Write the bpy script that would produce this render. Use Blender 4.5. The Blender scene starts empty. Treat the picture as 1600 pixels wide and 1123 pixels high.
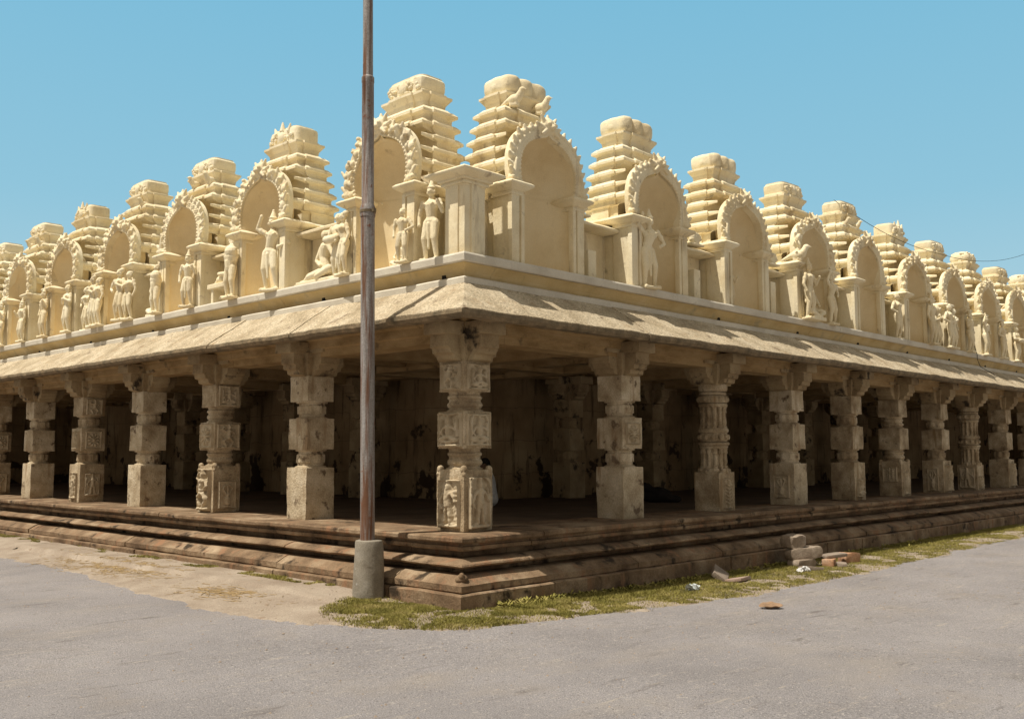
import bpy, bmesh, math, random
from math import sin, cos, pi, radians, sqrt, atan2
from mathutils import Vector, Matrix, noise
random.seed(7)
S = bpy.context.scene
COL = S.collection

# ---------------------------------------------------------------- camera, sky, sun
CAM = Vector((-7.419, -7.845, 1.65))
F = 1544.0
AZ = radians(43.72); PITCH = math.atan(145.8 / F)
cam = bpy.data.cameras.new('camera'); cam.sensor_width = 36; cam.lens = F / 1600 * 36
cam.clip_end = 3000
co = bpy.data.objects.new('camera', cam); COL.objects.link(co)
fw = Vector((cos(AZ) * cos(PITCH), sin(AZ) * cos(PITCH), sin(PITCH)))
q = fw.to_track_quat('-Z', 'Y').to_matrix() @ Matrix.Rotation(radians(-0.13), 3, 'Z')
co.location = CAM; co.rotation_euler = q.to_euler(); S.camera = co

SUN = Vector((-0.45, 0.14, 1.0)).normalized()
elev = math.asin(SUN.z)
W = bpy.data.worlds.new('World'); S.world = W; W.use_nodes = True
nt = W.node_tree; nt.nodes.clear()
sky = nt.nodes.new('ShaderNodeTexSky'); sky.sky_type = 'NISHITA'; sky.sun_disc = False
sky.sun_elevation = elev; sky.sun_rotation = atan2(SUN.x, SUN.y)
sky.air_density = 1.0; sky.dust_density = 1.2; sky.ozone_density = 1.0
# sky colour by height; unseen low band warmed and zenith dimmed for warm fill
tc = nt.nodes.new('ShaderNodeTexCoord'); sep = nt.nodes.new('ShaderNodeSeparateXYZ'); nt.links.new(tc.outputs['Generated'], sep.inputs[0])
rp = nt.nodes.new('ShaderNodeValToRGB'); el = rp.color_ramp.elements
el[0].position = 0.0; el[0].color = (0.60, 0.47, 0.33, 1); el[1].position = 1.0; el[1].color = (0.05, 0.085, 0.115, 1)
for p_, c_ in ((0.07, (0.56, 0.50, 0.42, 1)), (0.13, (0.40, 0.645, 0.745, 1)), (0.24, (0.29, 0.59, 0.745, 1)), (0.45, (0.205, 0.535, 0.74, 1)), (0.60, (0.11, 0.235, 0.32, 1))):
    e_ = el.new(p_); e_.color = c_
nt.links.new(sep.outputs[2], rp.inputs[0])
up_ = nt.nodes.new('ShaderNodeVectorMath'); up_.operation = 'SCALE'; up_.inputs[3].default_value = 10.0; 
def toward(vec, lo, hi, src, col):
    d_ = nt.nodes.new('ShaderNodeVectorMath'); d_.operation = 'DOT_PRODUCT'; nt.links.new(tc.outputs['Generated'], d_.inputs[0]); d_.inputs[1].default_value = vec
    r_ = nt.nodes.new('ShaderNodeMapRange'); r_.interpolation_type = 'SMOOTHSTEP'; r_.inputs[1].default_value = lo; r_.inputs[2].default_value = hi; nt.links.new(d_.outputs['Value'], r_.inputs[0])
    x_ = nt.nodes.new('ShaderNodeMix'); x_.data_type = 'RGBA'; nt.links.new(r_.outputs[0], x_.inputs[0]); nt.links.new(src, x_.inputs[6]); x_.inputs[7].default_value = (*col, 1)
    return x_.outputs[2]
sky_fill = toward((-cos(AZ), -sin(AZ), 0), -0.62, 0.25, rp.outputs[0], (0.36, 0.32, 0.26))  # warm tint behind the camera, added out of view as fill
sky_fill = toward(tuple(SUN), 0.72, 1.0, sky_fill, (1.1, 0.95, 0.72))  # warm glow around the sun, added out of view for fill
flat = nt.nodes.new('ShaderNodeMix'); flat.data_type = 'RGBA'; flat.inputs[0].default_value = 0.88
nt.links.new(sky_fill, up_.inputs[0]); nt.links.new(sky.outputs[0], flat.inputs[6]); nt.links.new(up_.outputs[0], flat.inputs[7])
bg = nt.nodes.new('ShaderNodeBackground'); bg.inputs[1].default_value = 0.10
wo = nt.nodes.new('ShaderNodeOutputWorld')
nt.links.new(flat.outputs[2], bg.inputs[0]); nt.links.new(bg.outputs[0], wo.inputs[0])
sl = bpy.data.lights.new('sun', 'SUN'); sl.energy = 5.0; sl.angle = radians(0.5); sl.color = (1.0, 0.935, 0.83)
so = bpy.data.objects.new('sun', sl); COL.objects.link(so)
so.rotation_euler = SUN.to_track_quat('Z', 'Y').to_euler(); so.location = (0, 0, 30)
S.view_settings.view_transform = 'Standard'; S.view_settings.look = 'None'
S.view_settings.exposure = 0.0; S.view_settings.gamma = 1.0

# ---------------------------------------------------------------- materials
def mat(name, cols, scale=3.0, grain=60.0, grainamt=0.25, rough=0.9, bump=0.4, bscale=None,
        stain=None, stain_scale=2.0, stain_lo=0.55, stain_hi=0.62, streak=None, streak_lo=0.6, brick=None, stretch=1.0, low=None):
    m = bpy.data.materials.new(name); m.use_nodes = True
    t = m.node_tree; N = t.nodes; L = t.links
    b = N['Principled BSDF']; b.inputs['Roughness'].default_value = rough
    b.inputs['Specular IOR Level'].default_value = 0.2
    g = N.new('ShaderNodeNewGeometry'); P = g.outputs['Position']
    def nz(sc, det=4, ro=0.55, st=None):
        v = P
        if st:
            mp = N.new('ShaderNodeMapping'); mp.inputs['Scale'].default_value = st
            L.new(P, mp.inputs[0]); v = mp.outputs[0]
        n = N.new('ShaderNodeTexNoise'); n.inputs['Scale'].default_value = sc
        n.inputs['Detail'].default_value = det; n.inputs['Roughness'].default_value = ro
        L.new(v, n.inputs['Vector']); return n.outputs[0]
    def rampf(src, lo, hi):
        r = N.new('ShaderNodeMapRange'); r.inputs[1].default_value = lo; r.inputs[2].default_value = hi
        L.new(src, r.inputs[0]); return r.outputs[0]
    def mix(f, a, c, bt='MIX'):
        x = N.new('ShaderNodeMix'); x.data_type = 'RGBA'; x.blend_type = bt
        if isinstance(f, float): x.inputs[0].default_value = f
        else: L.new(f, x.inputs[0])
        for i, k in ((6, a), (7, c)):
            if isinstance(k, tuple): x.inputs[i].default_value = (*k, 1)
            else: L.new(k, x.inputs[i])
        return x.outputs[2]
    r = N.new('ShaderNodeValToRGB'); el = r.color_ramp.elements
    el[0].position = 0.3; el[0].color = (*cols[0], 1); el[1].position = 0.72; el[1].color = (*cols[-1], 1)
    for i, c in enumerate(cols[1:-1]):
        e = el.new(0.3 + 0.42 * (i + 1) / (len(cols) - 1)); e.color = (*c, 1)
    L.new(nz(scale, 6, 0.6, (1, 1, stretch)), r.inputs[0]); c = r.outputs[0]
    gr = nz(grain, 3, 0.6)
    gm = N.new('ShaderNodeMapRange'); gm.inputs[1].default_value = 0.25; gm.inputs[2].default_value = 0.75
    gm.inputs[3].default_value = 1 - grainamt; gm.inputs[4].default_value = 1 + grainamt; L.new(gr, gm.inputs[0])
    c = mix(1.0, c, gm.outputs[0], 'MULTIPLY')
    height = []
    if brick:
        mp = N.new('ShaderNodeCombineXYZ'); sx = N.new('ShaderNodeSeparateXYZ'); L.new(P, sx.inputs[0])
        ad = N.new('ShaderNodeMath'); L.new(sx.outputs[0], ad.inputs[0]); L.new(sx.outputs[1], ad.inputs[1])
        wv = N.new('ShaderNodeMath'); wv.operation = 'MULTIPLY_ADD'; L.new(nz(2.5), wv.inputs[0]); wv.inputs[1].default_value = 0.16; L.new(sx.outputs[2], wv.inputs[2])
        L.new(ad.outputs[0], mp.inputs[0]); L.new(wv.outputs[0], mp.inputs[1])
        br = N.new('ShaderNodeTexBrick'); L.new(mp.outputs[0], br.inputs['Vector'])
        br.inputs['Scale'].default_value = 1.0; br.inputs['Brick Width'].default_value = brick[0]; br.inputs['Row Height'].default_value = brick[1]
        br.inputs['Mortar Size'].default_value = brick[2]; br.inputs['Mortar Smooth'].default_value = 0.4
        br.offset = 0.37
        c = mix(br.outputs['Fac'], c, brick[3])
        height.append((br.outputs['Fac'], -0.6))
    if streak:
        c = mix(rampf(nz(2.2, 5, 0.65, (2.2, 2.2, 0.35)), streak_lo, streak_lo + 0.12), c, streak)
    if stain:
        sn = nz(stain_scale, 7, 0.62)
        if low:
            sz = N.new('ShaderNodeSeparateXYZ'); L.new(P, sz.inputs[0])
            lw = N.new('ShaderNodeMapRange'); lw.inputs[1].default_value = low[0]; lw.inputs[2].default_value = low[1]; lw.inputs[3].default_value = 0.10; lw.inputs[4].default_value = -0.10
            L.new(sz.outputs[2], lw.inputs[0]); ad2 = N.new('ShaderNodeMath'); L.new(sn, ad2.inputs[0]); L.new(lw.outputs[0], ad2.inputs[1]); sn = ad2.outputs[0]
        sm = rampf(sn, stain_lo, stain_hi)
        c = mix(sm, c, stain)
    L.new(c, b.inputs['Base Color'])
    hb = nz(bscale or 14, 8, 0.65)
    bp = N.new('ShaderNodeBump'); bp.inputs['Strength'].default_value = bump; bp.inputs['Distance'].default_value = 0.02
    if height:
        mm = N.new('ShaderNodeMath'); mm.operation = 'MULTIPLY_ADD'; L.new(height[0][0], mm.inputs[0]); mm.inputs[1].default_value = height[0][1]; L.new(hb, mm.inputs[2]); hb = mm.outputs[0]
    L.new(hb, bp.inputs['Height']); L.new(bp.outputs[0], b.inputs['Normal'])
    return m

STUC = mat('cream_stucco', [(0.66, 0.54, 0.33), (0.80, 0.70, 0.48), (0.85, 0.775, 0.58)], 1.6, 90, 0.12, bump=0.40, bscale=22,
           stain=(0.27, 0.22, 0.15), stain_scale=5.5, stain_lo=0.63, stain_hi=0.78, streak=(0.52, 0.43, 0.29), streak_lo=0.58)
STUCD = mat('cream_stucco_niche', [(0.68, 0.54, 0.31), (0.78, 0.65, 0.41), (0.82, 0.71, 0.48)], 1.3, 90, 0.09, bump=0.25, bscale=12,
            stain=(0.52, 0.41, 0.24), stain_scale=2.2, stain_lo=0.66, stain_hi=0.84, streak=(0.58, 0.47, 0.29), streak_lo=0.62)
LEDGE = mat('pale_limewashed_ledge', [(0.50, 0.45, 0.36), (0.60, 0.55, 0.45), (0.68, 0.63, 0.52)], 2.0, 80, 0.10, bump=0.3,
            stain=(0.34, 0.29, 0.22), stain_scale=4, stain_lo=0.64, stain_hi=0.74)
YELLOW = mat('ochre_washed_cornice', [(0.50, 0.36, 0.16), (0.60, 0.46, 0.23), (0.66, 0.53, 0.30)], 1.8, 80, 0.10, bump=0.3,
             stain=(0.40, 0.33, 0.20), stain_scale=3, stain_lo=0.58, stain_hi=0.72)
EAVE = mat('rough_eave_granite', [(0.31, 0.245, 0.155), (0.46, 0.38, 0.26), (0.57, 0.49, 0.355)], 2.4, 42, 0.55, bump=1.0, bscale=34,
           stain=(0.17, 0.12, 0.08), stain_scale=5, stain_lo=0.60, stain_hi=0.70, streak=(0.36, 0.26, 0.155), streak_lo=0.58)
EDGE = mat('shade_toned_eave_edge', [(0.10, 0.08, 0.05), (0.20, 0.15, 0.09), (0.30, 0.22, 0.13)], 6, 60, 0.25, bump=0.8)  # dark tone paints in the shade along the eave's lower edge
PIL = mat('pillar_granite', [(0.20, 0.14, 0.08), (0.41, 0.32, 0.205), (0.60, 0.505, 0.36)], 3.4, 60, 0.34, bump=0.9, bscale=24,
          stain=(0.08, 0.055, 0.035), stain_scale=5.5, stain_lo=0.61, stain_hi=0.74, streak=(0.28, 0.19, 0.10), streak_lo=0.56)
PANEL = mat('carved_granite', [(0.36, 0.28, 0.18), (0.48, 0.395, 0.27), (0.56, 0.47, 0.34)], 5, 60, 0.10, bump=0.15, bscale=40)
PILW = mat('pillar_granite_pale', [(0.31, 0.23, 0.14), (0.49, 0.40, 0.27), (0.63, 0.54, 0.40)], 3.5, 60, 0.28, bump=0.8, bscale=26,
           stain=(0.17, 0.12, 0.075), stain_scale=5.5, stain_lo=0.58, stain_hi=0.66, streak=(0.30, 0.20, 0.11), streak_lo=0.57)
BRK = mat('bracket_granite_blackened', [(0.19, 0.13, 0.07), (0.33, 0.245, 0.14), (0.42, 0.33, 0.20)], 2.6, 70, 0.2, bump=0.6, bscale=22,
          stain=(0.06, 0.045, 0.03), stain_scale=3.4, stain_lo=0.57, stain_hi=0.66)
PLN = mat('plinth_granite', [(0.10, 0.062, 0.035), (0.22, 0.148, 0.088), (0.38, 0.285, 0.185)], 2.0, 60, 0.25, bump=0.8, bscale=18,
          stain=(0.05, 0.035, 0.022), stain_scale=3.4, stain_lo=0.56, stain_hi=0.66, streak=(0.26, 0.145, 0.08), streak_lo=0.55)
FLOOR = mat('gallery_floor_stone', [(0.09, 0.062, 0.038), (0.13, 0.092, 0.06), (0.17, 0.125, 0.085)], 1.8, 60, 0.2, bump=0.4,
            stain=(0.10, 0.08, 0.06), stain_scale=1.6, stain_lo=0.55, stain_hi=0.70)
BEAM = mat('beam_ochre', [(0.22, 0.14, 0.06), (0.34, 0.23, 0.11), (0.42, 0.30, 0.16)], 2.2, 70, 0.15, bump=0.4, stretch=2.5,
           stain=(0.07, 0.05, 0.03), stain_scale=2.0, stain_lo=0.60, stain_hi=0.70)
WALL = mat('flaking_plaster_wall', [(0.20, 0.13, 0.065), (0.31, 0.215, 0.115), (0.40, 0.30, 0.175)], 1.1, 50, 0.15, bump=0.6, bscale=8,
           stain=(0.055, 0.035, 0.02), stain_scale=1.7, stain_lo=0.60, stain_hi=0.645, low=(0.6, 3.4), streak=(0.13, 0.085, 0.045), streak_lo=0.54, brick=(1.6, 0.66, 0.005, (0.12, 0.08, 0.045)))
DARK = mat('drain_shade_black', [(0.012, 0.010, 0.008), (0.02, 0.016, 0.012)], 3)  # black colour stands for the shade inside the drain holes
CEM = mat('pole_base_cement', [(0.20, 0.17, 0.13), (0.27, 0.24, 0.19), (0.34, 0.31, 0.26)], 5, 80, 0.2, bump=0.5,
          stain=(0.42, 0.40, 0.36), stain_scale=9, stain_lo=0.66, stain_hi=0.70)
STRAW = mat('dry_straw', [(0.30, 0.21, 0.10), (0.45, 0.33, 0.18)], 20, 60, 0.2)
BRICK = mat('red_brick', [(0.34, 0.17, 0.09), (0.45, 0.26, 0.15), (0.55, 0.38, 0.26)], 9, 70, 0.25, bump=0.6)
ROCK = mat('loose_granite', [(0.20, 0.15, 0.11), (0.30, 0.24, 0.18), (0.38, 0.31, 0.25)], 6, 70, 0.25, bump=0.7)
GREY = mat('grey_slab', [(0.22, 0.17, 0.13), (0.34, 0.28, 0.22)], 6, 70, 0.2, bump=0.5)
PLASTIC = mat('crumpled_plastic', [(0.40, 0.46, 0.48), (0.66, 0.68, 0.66)], 18, 60, 0.1, rough=0.35, bump=0.3)
CARD = mat('cardboard', [(0.24, 0.15, 0.09), (0.36, 0.25, 0.16)], 14, 80, 0.15)
WIRE = mat('black_cable', [(0.02, 0.02, 0.025), (0.03, 0.03, 0.03)], 4, bump=0)
SKIN = mat('brown_skin', [(0.12, 0.065, 0.04), (0.17, 0.10, 0.06)], 12, 80, 0.1, rough=0.6, bump=0.1)
HAIR = mat('black_hair', [(0.015, 0.012, 0.01), (0.03, 0.025, 0.02)], 30, bump=0.4)
WHITE = mat('white_cotton', [(0.55, 0.54, 0.52), (0.70, 0.69, 0.67)], 8, 80, 0.06, bump=0.4, bscale=10)
DCLOTH = mat('dark_cloth', [(0.015, 0.012, 0.012), (0.03, 0.025, 0.02)], 8, 80, 0.1, bump=0.4)

def pole_mat():
    m = mat('rusted_silver_paint', [(0.20, 0.17, 0.15), (0.30, 0.28, 0.265), (0.40, 0.385, 0.375)], 4, 60, 0.3, rough=0.75, bump=0.3,
            stain=(0.20, 0.075, 0.035), stain_scale=7, stain_lo=0.62, stain_hi=0.70, streak=(0.17, 0.085, 0.05), streak_lo=0.50)
    for n in m.node_tree.nodes:
        if n.type == 'MAPPING': n.inputs['Scale'].default_value = (6, 6, 0.35)
    m.node_tree.nodes['Principled BSDF'].inputs['Metallic'].default_value = 0.25
    return m
POLE = pole_mat()

def road_mat():
    m = mat('worn_asphalt', [(0.215, 0.198, 0.194), (0.262, 0.242, 0.238), (0.31, 0.286, 0.28)], 0.6, 95, 0.50, rough=0.95, bump=0.8, bscale=70,
            stain=(0.27, 0.235, 0.205), stain_scale=1.1, stain_lo=0.55, stain_hi=0.80)
    t = m.node_tree; N = t.nodes; L = t.links; b = N['Principled BSDF']
    src = b.inputs['Base Color'].links[0].from_socket
    P = N.new('ShaderNodeNewGeometry').outputs['Position']
    def layer(src, sc, st, lo, hi, col, rot=0.0, det=6):
        mp = N.new('ShaderNodeMapping'); mp.inputs['Scale'].default_value = st; mp.inputs['Rotation'].default_value = (0, 0, rot)
        L.new(P, mp.inputs[0])
        n = N.new('ShaderNodeTexNoise'); n.inputs['Scale'].default_value = sc; n.inputs['Detail'].default_value = det; n.inputs['Roughness'].default_value = .65
        L.new(mp.outputs[0], n.inputs['Vector'])
        r = N.new('ShaderNodeMapRange'); r.inputs[1].default_value = lo; r.inputs[2].default_value = hi; L.new(n.outputs[0], r.inputs[0])
        x = N.new('ShaderNodeMix'); x.data_type = 'RGBA'; L.new(r.outputs[0], x.inputs[0]); L.new(src, x.inputs[6]); x.inputs[7].default_value = (*col, 1)
        return x.outputs[2]
    s = layer(src, 0.9, (0.5, 1.3, 1), 0.52, 0.80, (0.30, 0.265, 0.235), radians(46))
    s = layer(s, 5.0, (0.35, 2.6, 1), 0.60, 0.70, (0.36, 0.32, 0.275), radians(48))
    s = layer(s, 2.2, (0.5, 2.2, 1), 0.60, 0.72, (0.155, 0.135, 0.125), radians(44))
    s = layer(s, 14, (1, 1, 1), 0.58, 0.70, (0.36, 0.325, 0.295), 0.9, 5)
    s = layer(s, 11, (1, 1, 1), 0.62, 0.72, (0.165, 0.14, 0.13), 2.1, 5)
    s = layer(s, 48, (1, 1, 1), 0.64, 0.68, (0.46, 0.42, 0.37), 0, 2)                       # pale chippings
    s = layer(s, 42, (1, 1, 1), 0.64, 0.68, (0.11, 0.10, 0.095), 0.4, 2)                    # dark chippings
    L.new(s, b.inputs['Base Color']); return m
ROAD = road_mat()
SOIL = mat('dry_soil', [(0.25, 0.195, 0.145), (0.32, 0.26, 0.20), (0.39, 0.325, 0.255)], 1.8, 70, 0.28, rough=1.0, bump=0.9, bscale=24,
           stain=(0.20, 0.13, 0.08), stain_scale=4.5, stain_lo=0.64, stain_hi=0.74)
def grass_mat():
    m = mat('short_grass', [(0.13, 0.12, 0.028), (0.25, 0.22, 0.055), (0.40, 0.33, 0.13)], 3.0, 40, 0.35, rough=0.8, bump=0)
    return m
GRASS = grass_mat()

# ---------------------------------------------------------------- mesh helpers
def nv(p, sc, seed=0.0):
    return noise.noise_vector(Vector((p[0] * sc + seed, p[1] * sc - seed * 0.7, p[2] * sc + seed * 1.3)))

class M:
    def __init__(s): s.v = []; s.f = []
    def add(s, v, f):
        o = len(s.v); s.v += [tuple(p) for p in v]; s.f += [tuple(i + o for i in t) for t in f]
    def rings(s, R, cap0=True, cap1=True, closed=True):
        n = len(R[0]); v = [p for r in R for p in r]; f = []
        for k in range(len(R) - 1):
            for i in range(n if closed else n - 1):
                j = (i + 1) % n
                f.append((k * n + i, k * n + j, (k + 1) * n + j, (k + 1) * n + i))
        if cap0: f.append(tuple(reversed(range(n))))
        if cap1: f.append(tuple((len(R) - 1) * n + i for i in range(n)))
        s.add(v, f)
    def box(s, a, b, step=None):
        a = list(a); b = list(b)
        if not step:
            x0, y0, z0 = a; x1, y1, z1 = b
            s.add([(x0, y0, z0), (x1, y0, z0), (x1, y1, z0), (x0, y1, z0), (x0, y0, z1), (x1, y0, z1), (x1, y1, z1), (x0, y1, z1)],
                  [(3, 2, 1, 0), (4, 5, 6, 7), (0, 1, 5, 4), (1, 2, 6, 5), (2, 3, 7, 6), (3, 0, 4, 7)]); return
        n = [max(1, round(abs(b[i] - a[i]) / step)) for i in range(3)]
        for ax in range(3):
            u, w = (ax + 1) % 3, (ax + 2) % 3
            for side in (0, 1):
                v = []; f = []
                for i in range(n[u] + 1):
                    for j in range(n[w] + 1):
                        p = [0, 0, 0]; p[ax] = (a, b)[side][ax]
                        p[u] = a[u] + (b[u] - a[u]) * i / n[u]; p[w] = a[w] + (b[w] - a[w]) * j / n[w]; v.append(p)
                m = n[w] + 1
                for i in range(n[u]):
                    for j in range(n[w]):
                        t = (i * m + j, (i + 1) * m + j, (i + 1) * m + j + 1, i * m + j + 1)
                        f.append(t if side else tuple(reversed(t)))
                s.add(v, f)
    def capsule(s, p0, r0, p1, r1, seg=10, cap=3, flat=1.0):
        p0 = Vector(p0); p1 = Vector(p1); d = p1 - p0; L = d.length
        if L < 1e-6: d = Vector((0, 0, 1))
        d = d.normalized(); q = d.to_track_quat('Z', 'Y')
        R = []
        for k in range(cap + 1):
            a = -pi / 2 + pi / 2 * k / cap
            R.append((p0, r0 * cos(a) + 1e-4, r0 * sin(a)))
        for k in range(cap + 1):
            a = pi / 2 * k / cap
            R.append((p1, r1 * cos(a) + 1e-4, r1 * sin(a)))
        s.rings([[c + q @ Vector((r * cos(2 * pi * i / seg), r * flat * sin(2 * pi * i / seg), h)) for i in range(seg)] for c, r, h in R])
    def ell(s, c, r, seg=12, rot=None):
        c = Vector(c); R = []
        for k in range(7):
            a = -pi / 2 + pi * k / 6
            ring = []
            for i in range(seg):
                p = Vector((r[0] * (cos(a) + 1e-3) * cos(2 * pi * i / seg), r[1] * (cos(a) + 1e-3) * sin(2 * pi * i / seg), r[2] * sin(a)))
                if rot: p = rot @ p
                ring.append(c + p)
            R.append(ring)
        s.rings(R)
    def xf(s, fn): s.v = [tuple(fn(Vector(p))) for p in s.v]; return s
    def join(s, o, fn=None):
        s.add([fn(Vector(p)) for p in o.v] if fn else o.v, o.f)
    def disp(s, amp, sc, seed=0.0, amp2=0, sc2=30):
        out = []
        for p in s.v:
            w = nv(p, sc, seed) * amp
            if amp2: w += nv(p, sc2, seed + 5) * amp2
            out.append((p[0] + w.x, p[1] + w.y, p[2] + w.z))
        s.v = out; return s

def mk(name, m, material, parent=None, bevel=0, merge=1e-4, smooth=40, kind=None, loc=None):
    me = bpy.data.meshes.new(name); me.from_pydata(m.v, [], m.f)
    bm = bmesh.new(); bm.from_mesh(me)
    if merge: bmesh.ops.remove_doubles(bm, verts=bm.verts, dist=merge)
    if bevel:
        bm.normal_update()
        E = [e for e in bm.edges if len(e.link_faces) == 2 and e.calc_face_angle(0) > radians(38)]
        bmesh.ops.bevel(bm, geom=E, offset=bevel, segments=2, profile=0.6, affect='EDGES', clamp_overlap=True)
    bmesh.ops.recalc_face_normals(bm, faces=bm.faces)
    bm.to_mesh(me); bm.free()
    me.shade_smooth(); me.set_sharp_from_angle(angle=radians(smooth))
    for x in (material if isinstance(material, list) else [material]): me.materials.append(x)
    return link(name, me, parent, kind, loc)
def link(name, me, parent=None, kind=None, loc=None):
    o = bpy.data.objects.new(name, me); COL.objects.link(o)
    if parent: o.parent = parent
    if kind: o['kind'] = kind
    if loc: o.location = loc
    return o
def melt(m, voxel, material, name, smooth_it=2):
    me = bpy.data.meshes.new(name); me.from_pydata(m.v, [], m.f)
    ob = bpy.data.objects.new(name, me); COL.objects.link(ob)
    md = ob.modifiers.new('r', 'REMESH'); md.mode = 'VOXEL'; md.voxel_size = voxel; md.use_smooth_shade = True
    if smooth_it:
        sm = ob.modifiers.new('s', 'SMOOTH'); sm.iterations = smooth_it; sm.factor = 0.45
    bpy.context.view_layer.update()
    dg = bpy.context.evaluated_depsgraph_get()
    out = bpy.data.meshes.new_from_object(ob.evaluated_get(dg))
    bpy.data.objects.remove(ob); bpy.data.meshes.remove(me)
    out.name = name; out.materials.clear(); out.materials.append(material); return out
def tag(o, label=None, cat=None, group=None, kind=None):
    if label: o['label'] = label
    if cat: o['category'] = cat
    if group: o['group'] = group
    if kind: o['kind'] = kind
    return o
def empty(name, loc=(0, 0, 0), rz=0, parent=None):
    o = bpy.data.objects.new(name, None); COL.objects.link(o); o.location = loc; o.rotation_euler = (0, 0, rz)
    o.empty_display_size = 0.2
    if parent: o.parent = parent
    return o

# facade frames: s = distance from the corner along the facade, o = inward offset
def FL(o, s, z): return (o, s, z)
def FR(o, s, z): return (s, o, z)
SIDES = ((FL, 25.0), (FR, 36.0))
TEMPLE = empty('temple_gallery'); tag(TEMPLE, 'L-shaped stone temple gallery with open pillars and cream stucco shrines along its roof', 'building')

def course(name, prof, material, lens=(1.5, 3.0), gap=0.008, amp=0.006, jit=0.006, step=0.14, seed=1, bevel=0, amp2=0.002, merge_name=None, labeltxt=None):
    """one stone course of mitred corner block + blocks along both facades, each joint open"""
    rnd = random.Random(seed); m = M()
    cl = rnd.uniform(0.7, 1.1); cr = rnd.uniform(0.9, 1.4)
    def clean(pr, d=0.0): return [(o + d, z) for o, z in pr]
    R = []
    nl = 8
    for k in range(nl, 0, -1):
        f = k / nl; R.append([FL(o, (1 - f) * o + f * cl, z) for o, z in prof])
    for k in range(0, nl + 1):
        f = k / nl; R.append([FR(o, (1 - f) * o + f * cr, z) for o, z in prof])
    m.rings(R)
    for (fn, LEN), s0 in zip(SIDES, (cl, cr)):
        s = s0
        while s < LEN:
            e = min(LEN, s + rnd.uniform(*lens)); d = rnd.uniform(-jit, jit); dz = rnd.uniform(-jit, jit) * 0.4
            n = max(2, int((e - s) / (step if s < 14 else step * 2)))
            R = [[fn(o + d, s + gap + (e - s - gap) * k / n, z + dz) for o, z in prof] for k in range(n + 1)]
            m.rings(R); s = e
    m.disp(amp, 2.2, seed, amp2, 17)
    return mk(name, m, material, TEMPLE, bevel=bevel, smooth=24)

def dens(prof, step=0.07):
    out = []
    n = len(prof)
    for i in range(n):
        a = prof[i]; b = prof[(i + 1) % n]; L = math.hypot(b[0] - a[0], b[1] - a[1])
        k = max(1, int(L / step)) if max(a[0], b[0]) < 0.3 else 1
        for j in range(k): out.append((a[0] + (b[0] - a[0]) * j / k, a[1] + (b[1] - a[1]) * j / k))
    return out
FZ = 0.74
# ---- plinth courses (bottom to top)
course('footing', dens([(0.5, -0.25), (-0.28, -0.25), (-0.285, 0.17), (-0.27, 0.182), (0.5, 0.182)]), PLN, (1.2, 2.4), 0.012, 0.012, 0.012, seed=11, amp2=0.004)
course('base_moulding', dens([(0.5, 0.184), (-0.20, 0.184), (-0.215, 0.20), (-0.215, 0.262), (-0.19, 0.272), (-0.10, 0.325), (-0.05, 0.345), (0.5, 0.345)], 0.05), PLN, (1.4, 2.8), 0.010, 0.007, 0.012, seed=12, amp2=0.004)
course('recess_course', dens([(0.5, 0.346), (0.17, 0.346), (0.17, 0.41), (0.5, 0.41)]), PLN, (1.4, 2.8), 0.006, 0.006, 0.004, seed=13)
course('ledge_moulding', dens([(0.5, 0.411), (0.0, 0.411), (-0.07, 0.425), (-0.095, 0.445), (-0.085, 0.462), (-0.02, 0.487), (0.06, 0.505), (0.5, 0.505)], 0.04), PLN, (1.6, 3.0), 0.012, 0.008, 0.012, seed=14, amp2=0.005)
course('neck_course', dens([(0.5, 0.506), (0.22, 0.506), (0.22, 0.585), (0.5, 0.585)]), PLN, (1.4, 2.8), 0.006, 0.006, 0.004, seed=15)
course('upper_moulding', dens([(0.5, 0.586), (0.05, 0.586), (0.035, 0.60), (0.035, 0.635), (0.06, 0.642), (0.06, 0.672), (0.5, 0.672)]), PLN, (1.6, 3.0), 0.008, 0.007, 0.008, seed=16, amp2=0.003)
course('floor_edge_slab', dens([(1.1, 0.674), (0.005, 0.674), (-0.012, 0.69), (-0.012, 0.725), (0.004, FZ), (1.1, FZ)], 0.06), PLN, (1.8, 3.2), 0.010, 0.006, 0.010, seed=17, amp2=0.003)
# floor, terrace and back walls
m = M(); m.box((1.1, 1.1, 0.5), (36, 7, FZ - 0.006), None); m.box((1.1, 7, 0.5), (7, 25, FZ - 0.006), None)
mk('gallery_floor', m, FLOOR, TEMPLE)
D = 6.0
m = M()
m.rings([[(D, 25, FZ - 0.1), (D, 25, 3.5)], [(D, D, FZ - 0.1), (D, D, 3.5)], [(36, D, FZ - 0.1), (36, D, 3.5)], [(36, D + .5, FZ - .1), (36, D + .5, 3.5)], [(D + .5, D + .5, FZ - .1), (D + .5, D + .5, 3.5)], [(D + .5, 25, FZ - .1), (D + .5, 25, 3.5)]], False, False, False)
m.box((.2, 24.9, 0), (6.2, 25.2, 3.4)); m.box((35.9, .2, 0), (36.2, 6.2, 3.4))
mk('back_wall', m, WALL, TEMPLE)
m = M(); m.box((0.62, 0.62, 3.42), (36, 6.6, 3.6)); m.box((0.62, 6.6, 3.42), (6.6, 25, 3.6))
mk('ceiling', m, BEAM, TEMPLE)
m = M(); m.box((0.66, 0.66, 3.62), (36, 6.6, 3.93)); m.box((0.66, 6.6, 3.62), (6.6, 25, 3.93))
mk('roof_terrace', m, STUC, TEMPLE)

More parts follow.
